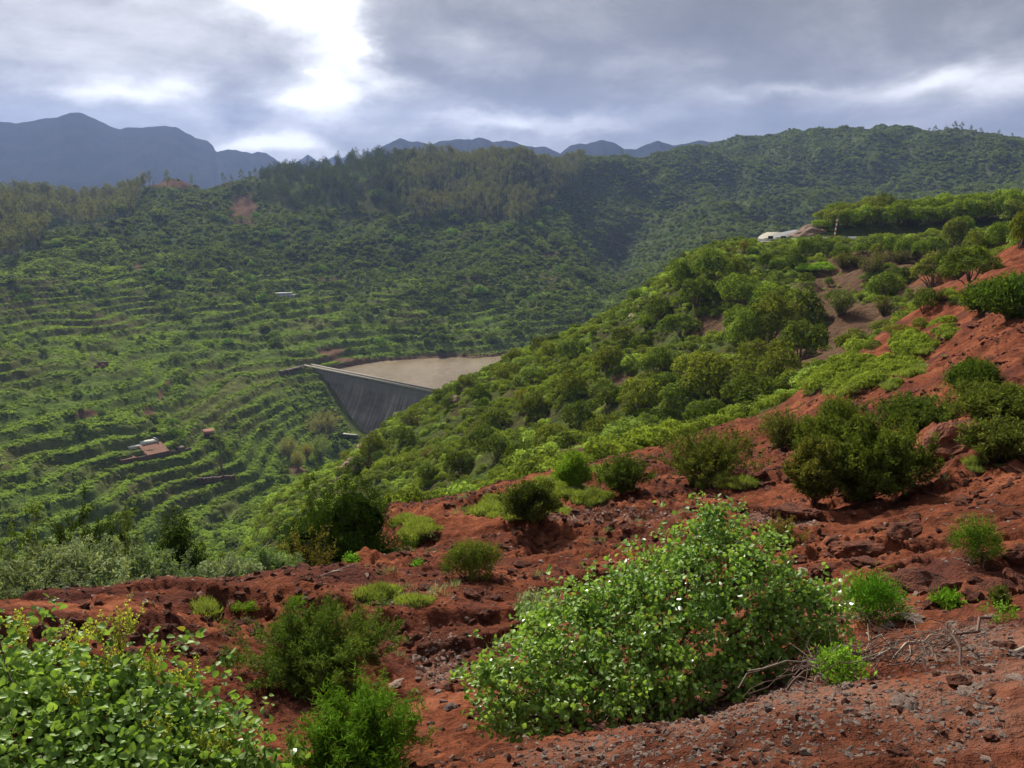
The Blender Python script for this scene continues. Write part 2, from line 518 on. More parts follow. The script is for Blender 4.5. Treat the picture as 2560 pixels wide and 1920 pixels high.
def foliage(name, c1, c2, trans=0.35, gloss=0.08, rough=0.45, tint=True, spread=0.25, yellow=(0.22, 0.2, 0.03), yel=0.0):
    """leaf: diffuse + translucent + a little sheen; colour varies from object to object and clump to clump"""
    m, b = new_mat(name)
    oi = b.n('ShaderNodeObjectInfo')
    tco = b.n('ShaderNodeTexCoord').outputs['Object']
    n = b.noise(tco, 2.2, 3, 0.6)
    geo = b.n('ShaderNodeNewGeometry')
    rnd = b.m('FRACT', b.m('ADD', b.m('MULTIPLY', geo.outputs['Random Per Island'], 1.0), oi.outputs['Random']))
    col = b.mix(b.mr(n, 0.3, 0.7), c1, c2)
    v = b.m('ADD', 1.0 - spread, b.m('MULTIPLY', rnd, 2 * spread))
    v2 = b.m('MULTIPLY', v, b.m('ADD', 0.75, b.m('MULTIPLY', oi.outputs['Random'], 0.5)))
    comb_ = b.n('ShaderNodeCombineColor')
    for k in range(3): b.put(comb_.inputs[k], v2)
    col = b.mix(1.0, col, comb_.outputs[0], 'MULTIPLY')
    if yel > 0:
        col = b.mix(b.m('GREATER_THAN', geo.outputs['Random Per Island'], 1 - yel), col, yellow)
    if tint:
        col = b.mix(1.0, col, oi.outputs['Color'], 'MULTIPLY')
    d = b.n('ShaderNodeBsdfDiffuse'); b.put(d.inputs[0], col)
    tr = b.n('ShaderNodeBsdfTranslucent'); b.put(tr.inputs[0], b.mix(1.0, col, (1.35, 1.3, 0.55), 'MULTIPLY'))
    g = b.n('ShaderNodeBsdfGlossy'); b.put(g.inputs[0], (1, 1, 1, 1)); b.put(g.inputs['Roughness'], rough)
    mx = b.n('ShaderNodeMixShader'); b.put(mx.inputs[0], trans)
    nt_ = m.node_tree
    nt_.links.new(d.outputs[0], mx.inputs[1]); nt_.links.new(tr.outputs[0], mx.inputs[2])
    if gloss > 0:
        fr = b.n('ShaderNodeFresnel'); b.put(fr.inputs[0], 1.45)
        m2 = b.n('ShaderNodeMixShader')
        b.put(m2.inputs[0], b.m('MULTIPLY', fr.outputs[0], gloss * 10, clamp=True))
        nt_.links.new(mx.outputs[0], m2.inputs[1]); nt_.links.new(g.outputs[0], m2.inputs[2])
        mx = m2
    return finish(m, b, mx.outputs[0])


M = {}
M['bark'] = simple('bark', (.10, .065, .045), (.19, .14, .105), 6, 0.9, 0.5, 0.01)
M['bark_pale'] = simple('bark_pale', (.22, .18, .14), (.36, .31, .25), 5, 0.85, 0.4, 0.01)
M['twig'] = simple('twig', (.075, .045, .035), (.15, .10, .08), 8, 0.9, 0.4, 0.005)
M['leafy'] = foliage('broad_leaf', (.12, .22, .045), (.20, .32, .07), 0.40, 0.022, 0.45, spread=0.30, yel=0.012)
M['heath'] = foliage('heath_leaf', (.060, .088, .024), (.110, .142, .038), 0.32, 0.0, 0.5, spread=.4)
M['silver'] = foliage('silver_leaf', (.17, .21, .13), (.28, .33, .21), 0.30, 0.0, 0.5, spread=.35)
M['grass'] = foliage('grass_blade', (.13, .185, .03), (.215, .26, .06), 0.45, 0.03, 0.5)
M['flower'] = foliage('flower_spike', (.30, .36, .06), (.40, .42, .10), 0.4, 0.0)
M['far_bush'] = foliage('bush_leaf', (.078, .115, .026), (.18, .235, .05), 0.38, 0.0, spread=.38)
M['terrace_bush'] = foliage('terrace_leaf', (.20, .30, .065), (.31, .42, .11), 0.52, 0.0)
M['lime_bush'] = foliage('lime_leaf', (.13, .19, .028), (.215, .27, .05), 0.42, 0.0)
M['eucalypt'] = foliage('eucalypt_leaf', (.10, .12, .045), (.17, .18, .065), 0.35, 0.0)
M['pine'] = foliage('pine_leaf', (.045, .072, .026), (.080, .110, .036), 0.2, 0.0)
M['willow'] = foliage('willow_leaf', (.20, .22, .07), (.28, .29, .10), 0.4, 0.0)
M['red_rock'] = simple('red_rock', (.080, .026, .016), (.23, .074, .036), 2.2, 0.97, 1.0, 0.10, detail=9)
M['grey_rock'] = simple('grey_rock', (.21, .145, .115), (.38, .28, .225), 4, 0.9, 0.8, 0.03)
M['dark_rock'] = simple('dark_rock', (.085, .06, .052), (.16, .115, .10), 6, 0.85, 0.6, 0.01)
M['brown_rock'] = simple('brown_rock', (.13, .085, .06), (.25, .17, .12), 1.2, 0.95, 0.8, 0.15)
M['orange_rock'] = simple('orange_rock', (.30, .09, .035), (.40, .15, .06), 6, 0.9, 0.6, 0.01)


def terrain_mat():
    m, b = new_mat('terrain')
    t = b.n('ShaderNodeTexCoord').outputs['Object']
    at = b.n('ShaderNodeVertexColor', layer_name='mask')
    sp = b.n('ShaderNodeSeparateColor')
    m.node_tree.links.new(at.outputs[0], sp.inputs[0])
    red, green, gravel = sp.outputs
    nf = b.noise(t, 9.0, 7, 0.65)
    nm = b.noise(t, 0.8, 6, 0.6, 0.3)
    nl = b.noise(t, 0.09, 7, 0.62)
    nx = b.noise(t, 0.35, 8, 0.7)
    rc = b.ramp(b.m('ADD', b.m('MULTIPLY', nm, 0.6), b.m('MULTIPLY', nf, 0.4)),
                [(0.30, (.026, .010, .007)), (0.42, (.085, .030, .018)), (0.53, (.175, .058, .031)), (0.68, (.32, .120, .064))])
    rc = b.mix(b.mr(nx, 0.48, 0.66), rc, (.085, .034, .027))
    # small pale stones in the red soil
    vo = b.n('ShaderNodeTexVoronoi'); b.put(vo.inputs['Vector'], t); b.put(vo.inputs['Scale'], 26.0)
    stone = b.m('MULTIPLY', b.m('LESS_THAN', vo.outputs['Distance'], 0.14), b.m('GREATER_THAN', b.noise(t, 3.1, 4, 0.7), 0.50))
    spc = b.n('ShaderNodeSeparateColor'); m.node_tree.links.new(vo.outputs['Color'], spc.inputs[0])
    stc = b.ramp(spc.outputs[0], [(0.0, (.10, .07, .07)), (0.4, (.24, .12, .09)), (0.7, (.34, .26, .24)), (1.0, (.5, .45, .42))])
    grc = b.mix(b.m('MULTIPLY', b.mr(nm, 0.35, 0.6), 0.7), rc, (.20, .11, .080))
    grc = b.mix(stone, grc, stc)
    rc = b.mix(b.m('MULTIPLY', gravel, 1.0), rc, grc)
    gc = b.ramp(b.m('ADD', b.m('MULTIPLY', nl, 0.4), b.m('MULTIPLY', nx, 0.6)),
                [(0.35, (.035, .055, .016)), (0.47, (.070, .110, .024)), (0.58, (.125, .185, .036)), (0.7, (.125, .165, .045))])
    bc = b.ramp(b.m('ADD', b.m('MULTIPLY', nl, 0.4), b.m('MULTIPLY', nm, 0.6)),
                [(0.3, (.080, .045, .032)), (0.5, (.125, .078, .050)), (0.7, (.18, .118, .075))])
    gcd = b.ramp(b.m('ADD', b.m('MULTIPLY', nl, 0.4), b.m('MULTIPLY', nx, 0.6)), [(0.35, (.022, .034, .012)), (0.5, (.052, .076, .022)), (0.66, (.085, .115, .032))])
    gc = b.mix(at.outputs[1], gc, gcd)
    base = b.mix(green, bc, gc)
    base = b.mix(red, base, rc)
    h = b.m('ADD', b.m('MULTIPLY', nf, 0.05), b.m('MULTIPLY', nm, 0.14))
    h = b.m('ADD', h, b.m('MULTIPLY', nx, b.mr(red, 0.0, 1.0, 1.4, 0.22)))
    h = b.m('ADD', h, b.m('MULTIPLY', b.noise(t, 3.5, 7, 0.7), 0.10))
    h = b.m('ADD', h, b.m('MULTIPLY', b.noise(t, 30.0, 4, 0.7), 0.012))
    h = b.m('ADD', h, b.m('MULTIPLY', b.m('MULTIPLY', stone, gravel), 0.012))
    nrm = b.bump(h, 1.0, 1.25)
    return finish(m, b, principled(b, base, 1.0, nrm, 0.0))


M['terrain'] = terrain_mat()

# ------------------------------------------------------------------ terrain masks, meshes
PX, PY = pix(GX, np.maximum(GY, 0.05), Z)


def pblob(lst):
    o = np.zeros_like(PX)
    for (x, y, a, c, *w) in lst:
        o = np.maximum(o, (w[0] if w else 1.0) * np.exp(-(((PX - x) / a) ** 2 + ((PY - y) / c) ** 2)))
    return o


nz = fbm(GX, GY, 6, 4, 201)
nzf = fbm(GX, GY, 45, 4, 211)
redm = near.copy()
# the red soil spreads over the upper right shoulder, brown bare earth in the gully
redm = np.maximum(redm, sstep(0.3, 0.6, pblob([(2450, 690, 160, 70), (2560, 640, 120, 60), (2380, 800, 160, 60), (2200, 920, 120, 40)]) + nz * 0.25) * (GR < 140) * 0.85)
greenm = np.where(far > 0.5, 0.93 + 0 * PX, np.where(near > 0.5, 0.0, 0.80))
greenm = greenm + (nzf * 0.25) * (far > 0.5) + nz * 0.35 * (spur > 0.5)
bare = pblob([(2000, 870, 150, 70, 1.2), (2150, 800, 120, 60, 1.1), (1790, 815, 85, 32, 1.2), (2240, 645, 190, 32, 1.25), (2100, 690, 90, 60, 1.1), (2330, 700, 130, 60, 1.1),
              (1560, 950, 40, 20), (1440, 1130, 45, 25), (1500, 985, 60, 22, 0.8), (2030, 760, 60, 60, 1.1), (900, 1160, 60, 30, .7),
              (610, 525, 42, 48, 1.25), (345, 665, 14, 18, .9), (455, 458, 140, 12, 1.1), (130, 520, 45, 24, .6), (215, 1035, 32, 12, 1.1), (372, 1030, 17, 30, 0.85), (402, 985, 12, 26, 0.85),
              (420, 955, 10, 14, 0.8), (740, 1175, 40, 22, 1.0), (830, 880, 60, 18, .9), (900, 900, 220, 7, 1.0), (1380, 640, 40, 12, .8), (1000, 915, 260, 8, 1.1)])
greenm -= sstep(0.45, 0.75, bare + nz * 0.25) * 1.2
patch = pblob([(985, 1495, 110, 26), (1300, 1270, 130, 34), (1400, 1225, 90, 26), (1480, 1250, 60, 16), (1830, 1210, 90, 14), (1750, 1210, 45, 10), (1500, 1190, 60, 12), (740, 1505, 26, 12), (500, 1524, 30, 7),
               (1040, 1330, 60, 40, .8), (2440, 1170, 25, 7), (2490, 1160, 30, 8), (870, 1730, 60, 15, .8), (2150, 930, 180, 26, 1.0), (2100, 950, 140, 45), (2280, 870, 60, 30, 1.0), (1650, 1045, 80, 15), (2400, 750, 60, 16, .9), (2360, 830, 30, 20)])
patchm = sstep(0.42, 0.7, patch + fbm(GX, GY, 1.2, 4, 221) * 0.3)
redm *= 1 - patchm
greenm = np.maximum(greenm, patchm)
grav = sstep(0.4, 0.7, pblob([(2100, 1800, 700, 130), (2500, 1640, 300, 110), (1700, 1900, 500, 80), (1100, 1650, 90, 90, .8), (1500, 1290, 220, 20, .9), (2150, 1530, 260, 60, .8), (1950, 1300, 180, 30, .7)]) + nz * 0.15)
shore = sstep(WATER_Z + 2.2, WATER_Z + 0.6, Z) * (GX > -95) * (GX < 200) * (GR < 520) * ((GX + 93.5) * -.638 + (GY - 403) * -.77 < -1)
greenm = np.clip(greenm * (1 - shore * 0.9) - RISER * 0.2, 0, 1)
MASK = np.stack([redm, greenm, grav, np.clip(np.maximum(far * (1 - shore) * np.maximum(sstep(-80, -50, Z), sstep(520, 600, GR)), (spur > .5) * .6), 0, 1)], -1)
idx = np.arange(NA * NR).reshape(NA, NR)
q = np.stack([idx[:-1, :-1], idx[:-1, 1:], idx[1:, 1:], idx[1:, :-1]], -1)
q = q[..., ::1]
zone = np.where(near > 0.5, 0, np.where(far < 0.5, 1, np.where(GR < 960, 2, 3)))[:-1, :-1]
P3 = vert_grid().reshape(-1, 3)
CM = MASK.reshape(-1, 4)
for zi, nm_ in enumerate(('ground', 'hillside', 'valley_slope', 'hills')):
    f = q[zone == zi].reshape(-1, 4)
    used, inv = np.unique(f, return_inverse=True)
    me = mk_mesh(nm_, P3[used], [inv.reshape(-1, 4)[:, ::-1]], [M['terrain']], True, {'mask': CM[used]})
    o = link(nm_, me)
    tag(o, kind='structure')

# ------------------------------------------------------------------ mountains, water, air
def mountain_mat():
    m, b = new_mat('mountain_cover')
    t = b.n('ShaderNodeTexCoord').outputs['Object']
    n = b.noise(t, 0.012, 9, 0.65)
    n2_ = b.noise(t, 0.05, 7, 0.65)
    col = b.mix(b.mr(n, 0.4, 0.62), (.010, .016, .010), (.022, .024, .018))
    return finish(m, b, principled(b, col, 1.0, b.bump(b.m('ADD', n, b.m('MULTIPLY', n2_, .2)), .4, 20.0), 0.0))


M['mountain'] = mountain_mat()


def mountain(pts, D, depth, seed):
    aa, ss = zip(*[azslope(x, y) for x, y in pts])
    a = np.linspace(min(aa), max(aa), 260)
    zt_ = np.interp(a, aa, np.array(ss) * D)
    edge = sstep(a[0], a[0] + 0.01, a) * 0 + 1
    w = np.linspace(-1, 1, 61)
    A_, W_ = np.meshgrid(a, w, indexing='ij')
    R_ = D + W_ * depth
    prof = (1 - np.abs(W_)) ** 0.9
    X_, Y_ = R_ * np.sin(A_), R_ * np.cos(A_)
    rib = fbm(X_ * 1.0, Y_ * 0.35, 420, 5, seed, 0.55, True)
    base = -160.0
    jag = fbm(X_, Y_ * 0, 70, 3, seed + 5) * 5.5
    Zm = base + (zt_[:, None] - base) * prof + rib * 60 * (1 - prof) * np.minimum(prof * 4, 1) + jag * prof
    n, k = A_.shape
    ii = np.arange(n * k).reshape(n, k)
    qq = np.stack([ii[:-1, :-1], ii[1:, :-1], ii[1:, 1:], ii[:-1, 1:]], -1).reshape(-1, 4)
    o = link('mountain', mk_mesh('mountain', np.stack([X_, Y_, Zm], -1).reshape(-1, 3), [qq], [M['mountain']], True))
    tag(o, kind='structure')


mountain([(-500, 330), (-200, 320), (0, 306), (40, 309), (75, 303), (110, 296), (145, 293), (175, 280), (205, 284), (235, 297), (262, 308), (275, 314), (300, 325), (318, 319), (345, 317), (385, 316), (440, 318), (462, 330), (490, 346), (518, 352), (532, 362), (540, 379), (562, 376), (590, 372), (612, 378), (630, 386), (644, 380), (665, 383), (690, 398), (706, 411), (750, 450), (800, 500)], 3300, 900, 300)
mountain([(680, 470), (715, 412), (742, 404), (770, 387), (790, 402), (806, 408), (822, 397), (835, 391), (852, 396), (868, 388), (890, 395), (930, 420), (970, 450)], 4100, 400, 320)
mountain([(880, 430), (915, 388), (950, 368), (980, 352), (1000, 346), (1020, 353), (1045, 354), (1070, 360), (1110, 351), (1150, 348), (1180, 350), (1197, 344), (1232, 354), (1265, 350), (1300, 360), (1340, 368), (1368, 368), (1398, 384), (1440, 420)], 2900, 700, 340)
mountain([(1360, 420), (1400, 382), (1425, 364), (1460, 358), (1500, 351), (1535, 355), (1560, 372), (1590, 372), (1620, 362), (1645, 354), (1680, 360), (1740, 356), (1800, 352), (1860, 352), (1900, 345), (1950, 338), (1990, 338), (2060, 350), (2200, 380)], 3000, 600, 360)

# reservoir
wm, b = new_mat('muddy_water')
t = b.n('ShaderNodeTexCoord').outputs['Object']
h = b.m('ADD', b.noise(t, 1.6, 5, 0.6), b.m('MULTIPLY', b.noise(t, 0.25, 3, 0.5), 0.6))
wcol = b.mix(b.mr(b.noise(b.vmul(t, (1.0, 0.5, 1)), 0.06, 6, 0.6), 0.35, 0.7), (.195, .148, .092), (.28, .225, .155))
finish(wm, b, principled(b, wcol, 0.09, b.bump(h, 0.6, 0.16), 0.5))
M['water'] = wm
a_ = np.array([[-110, 372], [-93, 404], [-60, 470], [240, 520], [240, 360], [30, 300], [-26, 352]], float)
# crest line of the dam
DA, DB = Vector((-93.5, 403.0, 0)), Vector((-14.0, 337.0, 0))
ddir = (DB - DA).normalized()
dn = Vector((ddir.y, -ddir.x, 0))
if dn.y > 0: dn = -dn               # towards the camera, downstream
up0, up1 = DA - dn * 1.0 - ddir * 6, DB - dn * 1.0 + ddir * 6
nx_, ny_ = 60, 40
wv = []
for i in range(nx_):
    for k in range(ny_):
        p = up0.lerp(up1, i / (nx_ - 1)) + (-dn) * (k / (ny_ - 1)) * 130 + Vector((1, 0.15, 0)) * (k / (ny_ - 1)) * 130 * 0.6
        wv.append((p.x, p.y, WATER_Z))
ii = np.arange(nx_ * ny_).reshape(nx_, ny_)
qq = np.stack([ii[:-1, :-1], ii[1:, :-1], ii[1:, 1:], ii[:-1, 1:]], -1).reshape(-1, 4)
tag(link('water', mk_mesh('water', wv, [qq], [wm])), kind='structure')

# air
hm, b = new_mat('air')
pv = b.n('ShaderNodeVolumePrincipled')
b.put(pv.inputs['Color'], (0.36, 0.50, 0.93, 1))
b.put(pv.inputs['Density'], HAZE_D if 'HAZE_D' in globals() else 0.00010)
b.put(pv.inputs['Anisotropy'], 0.3)
oo = b.n('ShaderNodeOutputMaterial')
hm.node_tree.links.new(pv.outputs[0], oo.inputs['Volume'])
x0, x1, y0, y1, z0, z1 = -5200, 5200, -4900, 5300, -260, 380
hv = [(x, y, z) for x in (x0, x1) for y in (y0, y1) for z in (z0, z1)]
hf = [(0, 1, 3, 2), (4, 6, 7, 5), (0, 4, 5, 1), (2, 3, 7, 6), (0, 2, 6, 4), (1, 5, 7, 3)]
tag(link('haze', mk_mesh('haze', hv, [hf], [hm])), kind='stuff')

# ------------------------------------------------------------------ plant geometry
def unit(v):
    return v / np.maximum(np.linalg.norm(v, axis=-1, keepdims=True), 1e-9)


def diamonds(c, n, size, aspect, rng, along=None, fold=0.0):
    """leaf-shaped quads at c, facing n; length size, width size*aspect; along gives the long axis"""
    k = len(c)
    n = unit(n)
    if along is None:
        along = rng.normal(size=(k, 3))
    t = unit(along - n * np.sum(along * n, 1, keepdims=True))
    s = np.cross(n, t)
    size = np.broadcast_to(np.asarray(size, float), (k,))[:, None]
    V = np.stack([c - t * size * .5, c + s * size * aspect * .5 + n * size * fold - t * size * 0.05, c + t * size * .5, c - s * size * aspect * .5 + n * size * fold - t * size * 0.05], 1).reshape(-1, 3)
    Fq = np.arange(4 * k).reshape(k, 4)
    return V, Fq


def tubes(lines, r0, r1, sides=4):
    """tapering tubes along poly-lines (each m x 3)"""
    Vs, Fs, off = [], [], 0
    ang = np.linspace(0, 2 * np.pi, sides, endpoint=False)
    for li, L in enumerate(lines):
        L = np.asarray(L, float)
        a0 = r0[li] if hasattr(r0, '__len__') else r0
        a1 = r1[li] if hasattr(r1, '__len__') else r1
        d = unit(np.gradient(L, axis=0))
        ref = np.array([0.31, 0.77, 0.2]) if abs(d[0][2]) > .5 else np.array([0.1, 0.2, 1.0])
        u = unit(np.cross(d, ref)); v = np.cross(d, u)
        r = np.linspace(a0, a1, len(L))[:, None, None]
        ring = L[:, None, :] + r * (np.cos(ang)[None, :, None] * u[:, None, :] + np.sin(ang)[None, :, None] * v[:, None, :])
        m = len(L)
        Vs.append(ring.reshape(-1, 3))
        i = np.arange(m * sides).reshape(m, sides) + off
        j = np.roll(i, -1, 1)
        Fs.append(np.stack([i[:-1], j[:-1], j[1:], i[1:]], -1).reshape(-1, 4))
        off += m * sides
    return np.concatenate(Vs), np.concatenate(Fs)


def join(parts):
    Vs, Fs, off = [], [], 0
    for V_, F_ in parts:
        Vs.append(V_); Fs.append(F_ + off); off += len(V_)
    return np.concatenate(Vs), np.concatenate(Fs)


def lobe_points(lobes, n, rng, inner=0.25, low=-0.35):
    """points in the outer shell of a union of ellipsoids: lobes rows (x,y,z,rx,ry,rz)"""
    lobes = np.asarray(lobes, float)
    area = (lobes[:, 3] * lobes[:, 5])
    out_p, out_n = [], []
    got = 0
    while got < n:
        k = rng.choice(len(lobes), size=n, p=area / area.sum())
        d = unit(rng.normal(size=(n, 3)))
        L = lobes[k]
        rad = 1 - inner * rng.random(n) ** 1.6
        rad *= 1 + 0.12 * rng.normal(size=n)
        p = L[:, :3] + d * L[:, 3:] * rad[:, None]
        ok = d[:, 2] > low
        for j in range(len(lobes)):
            q_ = (p - lobes[j, :3]) / lobes[j, 3:]
            ok &= ~((np.sum(q_ * q_, 1) < 0.60) & (k != j))
        out_p.append(p[ok]); out_n.append((d / L[:, 3:])[ok]); got += ok.sum()
    return np.concatenate(out_p)[:n], unit(np.concatenate(out_n)[:n])


def bush_geo(seed, nleaf=900, leaf=0.16, nlobe=9, flat=0.8, jitter=0.8, aspect=0.6, ls=(0.32, 0.55)):
    """rounded bush, radius about 1, standing on z = 0"""
    rng = np.random.RandomState(seed)
    lobes = []
    for i in range(nlobe):
        a = rng.random() * 6.28; r = 0.62 * math.sqrt(rng.random())
        s = rng.uniform(*ls)
        lobes.append((r * math.cos(a), r * math.sin(a), (0.22 + 0.8 * (1 - r)) * flat * rng.uniform(0.7, 1.15), s, s, s * 0.9))
    p, n = lobe_points(lobes, nleaf, rng)
    p[:, 2] = np.maximum(p[:, 2], 0.02)
    V_, F_ = diamonds(p, n + rng.normal(size=n.shape) * jitter * 0.6 + [0, 0, .25], leaf * rng.uniform(.6, 1.3, nleaf), aspect, rng)
    return V_, F_, lobes


def stem_geo(seed, n, rad, h, thick=0.02, pts=5, tops=None):
    rng = np.random.RandomState(seed)
    lines = []
    for i in range(n):
        if tops is not None:
            e = np.array(tops[i % len(tops)][:3]) + rng.normal(size=3) * 0.08
        else:
            a = rng.random() * 6.28; r = rad * math.sqrt(rng.random())
            e = np.array([r * math.cos(a), r * math.sin(a), h * (1 - 0.45 * (r / rad) ** 2) * rng.uniform(.7, 1)])
        t_ = np.linspace(0, 1, pts)[:, None]
        b0 = np.array([rng.normal() * .05 * rad, rng.normal() * .05 * rad, -0.05])
        L = b0 * (1 - t_) + e * t_
        L[:, :2] *= (t_ ** 0.25)
        L[1:-1] += rng.normal(size=(pts - 2, 3)) * 0.035 * rad
        lines.append(L)
    return lines


def brush_geo(seed, rad=1.0, h=1.2, nstem=60, sub=5, nleaf=6000, leaf=0.07, aspect=0.3, up=0.6, start=0.35, thick=0.012, droop=0.0, spread=1.0):
    """heath or broom: many ascending stems, small leaves crowded along their outer parts. returns foliage and stems"""
    rng = np.random.RandomState(seed)
    lines = stem_geo(seed, nstem, rad * 0.8, h * 0.85, pts=6)
    subs = []
    for L in lines:
        for j in range(sub):
            k = rng.uniform(0.35, 1.0)
            f = k * 5; i0 = min(int(f), 4); p0 = L[i0] * (1 - (f - i0)) + L[i0 + 1] * (f - i0)
            out = p0.copy(); out[2] = 0; out = out / (np.linalg.norm(out) + .2)
            d = unit((rng.normal(size=3) * 0.7 * spread + out * 0.6 * spread + np.array([0, 0, up * 1.6 - droop]))[None])[0]
            ln = rng.uniform(0.16, 0.34) * rad
            t_ = np.linspace(0, 1, 4)[:, None]
            S = p0 + d * ln * t_ + np.array([0, 0, 1]) * (t_ ** 2) * ln * (0.25 - droop)
            subs.append(S)
    subs_a = np.array(subs)
    k = rng.randint(len(subs_a), size=nleaf)
    t_ = rng.random(nleaf) ** 0.7 * 2.999
    i0 = t_.astype(int); f = (t_ - i0)[:, None]
    p = subs_a[k, i0] * (1 - f) + subs_a[k, i0 + 1] * f
    d = unit(subs_a[k, i0 + 1] - subs_a[k, i0])
    p = p + rng.normal(size=p.shape) * leaf * 0.45
    al = d * 1.0 + rng.normal(size=p.shape) * 0.55
    p[:, 2] = np.maximum(p[:, 2], 0.0)
    V_, F_ = diamonds(p, rng.normal(size=p.shape) + [0, 0, 0.3], leaf * rng.uniform(.6, 1.3, nleaf), aspect, rng, along=al)
    sv, sf = tubes(lines + subs[::2], [thick * rad] * len(lines) + [thick * rad * .45] * len(subs[::2]), [thick * rad * .5] * len(lines) + [thick * rad * .2] * len(subs[::2]), 3)
    return (V_, F_), (sv, sf)


def grass_geo(seed, rad=1.0, h=0.25, n=1500, w=0.02):
    rng = np.random.RandomState(seed)
    a = rng.random(n) * 6.28; r = rad * np.sqrt(rng.random(n))
    base = np.stack([r * np.cos(a), r * np.sin(a), np.zeros(n)], 1)
    lean = rng.normal(size=(n, 3)) * 0.45; lean[:, 2] = 1
    hh_ = h * rng.uniform(.45, 1.1, n) * (1.0 - 0.5 * (r / rad) ** 2)
    tip = base + unit(lean) * hh_[:, None]
    side_ = unit(np.cross(lean, rng.normal(size=(n, 3)))) * w * 0.5
    mid = base * .45 + tip * .55
    V_ = np.stack([base - side_, base + side_, mid + side_ * .9, tip, mid - side_ * .9], 1).reshape(-1, 3)
    return V_, np.arange(5 * n).reshape(n, 5)


def tree_geo(seed, h=10.0, spread=2.6, nclump=12, nleaf=500, leaf=0.5, crown0=0.4, shape='euc'):
    rng = np.random.RandomState(seed)
    lines, r0, r1, lobes = [], [], [], []
    bend = rng.normal(size=2) * h * .035
    t_ = np.linspace(0, 1, 6)[:, None]
    trunk = np.concatenate([t_ * bend[0] * t_, t_ * bend[1] * t_, t_ * h * 0.92], 1)
    lines.append(trunk); r0.append(h * .022); r1.append(h * .005)
    for i in range(nclump):
        k = crown0 + (0.97 - crown0) * (i + rng.random()) / nclump
        p0 = np.array([np.interp(k * .92, t_[:, 0] * 0.92, trunk[:, j]) for j in range(3)])
        a = i * 2.4 + rng.normal() * .4
        if shape == 'euc': w_ = spread * (0.55 + 0.45 * math.sin(math.pi * min(1, (k - crown0) / (1 - crown0) + .15))) * rng.uniform(.4, 1)
        elif shape == 'cone': w_ = spread * (1.08 - (k - crown0) / (1 - crown0)) * rng.uniform(.6, 1)
        else: w_ = spread * math.sqrt(max(0.05, 1 - ((k - crown0) / (1 - crown0) - .35) ** 2 * 1.6)) * rng.uniform(.5, 1)
        e = p0 + np.array([math.cos(a) * w_, math.sin(a) * w_, h * rng.uniform(.03, .10) * (1 if shape != 'cone' else -.1)])
        lines.append(np.array([p0 * .9 + e * .1 - [0, 0, h * .04], (p0 + e) / 2 + rng.normal(size=3) * .1, e]))
        r0.append(h * .008); r1.append(h * .003)
        s = spread * (rng.uniform(.30, .5) if shape == 'euc' else rng.uniform(.34, .55))
        lobes.append((*e, s, s, s * (.75 if shape != 'cone' else .55)))
    lobes.append((*(trunk[-1]), spread * .35, spread * .35, spread * .5))
    p, n = lobe_points(lobes, nleaf, rng, inner=0.55, low=-.8)
    V_, F_ = diamonds(p, n * .5 + rng.normal(size=n.shape) * .7, leaf * rng.uniform(.6, 1.3, nleaf), .55, rng)
    return (V_, F_), tubes(lines, r0, r1, 4)


def gmesh(name, g, mat, smooth=False):
    return mk_mesh(name, g[0], [g[1]], [mat] if not isinstance(mat, (list, tuple)) else mat, smooth)


# ------------------------------------------------------------------ labels: what a thing looks like and the landmark it stands by
LAND = {'the crest of the dam': (935, 948), 'the tile-roofed farmhouse': (350, 1125), 'the striped pole': (2085, 590), 'the brown reservoir': (1120, 915), 'the shaded bare gully': (2010, 870),
        'the large dark heath bush': (2130, 1160), 'the pale road bend': (1960, 592), 'the pale willows below the dam': (790, 1100), 'the little grey shed': (714, 737), 'the bare earth scar on the far slope': (610, 525),
        'the far left corner of the terraces': (80, 700), 'the nose of the wooded ridge': (1440, 650), 'the rocky spur foot': (880, 1170), 'the brown landslip': (375, 1020), 'the bright green slope': (2130, 940), 'the spur skyline': (1500, 830),
        'the eucalyptus wood': (1180, 470), 'the dark pine stand': (830, 440), 'the highest far hilltop': (2150, 330), 'the fork of the ravine': (1640, 1060), 'the isolated red knoll': (2500, 700)}
ORD = ['nearest', 'second nearest', 'third nearest', 'fourth nearest', 'fifth nearest', 'sixth nearest', 'seventh nearest', 'eighth nearest', 'ninth nearest', 'tenth nearest', 'eleventh nearest', 'twelfth nearest',
       'thirteenth nearest', 'fourteenth nearest', 'fifteenth nearest', 'sixteenth nearest', 'seventeenth nearest', 'eighteenth nearest', 'nineteenth nearest', 'twentieth nearest']
PENDING = []


def later(o, look, cat, group, land=None):
    """remember a repeat; its label is written once all of its like are placed"""
    x, y, z = o.location
    px, py = pix(x, y, z)
    PENDING.append((o, look, cat, group, float(px), float(py), land or LAND))


def write_labels():
    cells = {}
    for o, look, cat, group, px, py, land in PENDING:
        k = min(land, key=lambda q_: math.hypot(land[q_][0] - px, (land[q_][1] - py) * 1.3))
        dx, dy = px - land[k][0], py - land[k][1]
        side_ = ('left of' if dx < 0 else 'right of') if abs(dx) > abs(dy) else ('above' if dy < 0 else 'below')
        cells.setdefault((look, cat, group, k, side_), []).append((math.hypot(dx, dy), o))
    for (look, cat, group, k, side_), L in cells.items():
        L.sort(key=lambda t: t[0])
        for i, (_, o) in enumerate(L):
            k = k if len(look.split()) + len(k.split()) < 11 else k.replace('the ', '', 1)
            if len(L) == 1: s = f'{look} {side_} {k}'
            elif i < len(ORD): s = f'{look} {side_} {k}, {ORD[i]}'
            else: s = f'{look} {side_} {k}, {i + 1}th nearest'
            tag(o, s, cat, group)


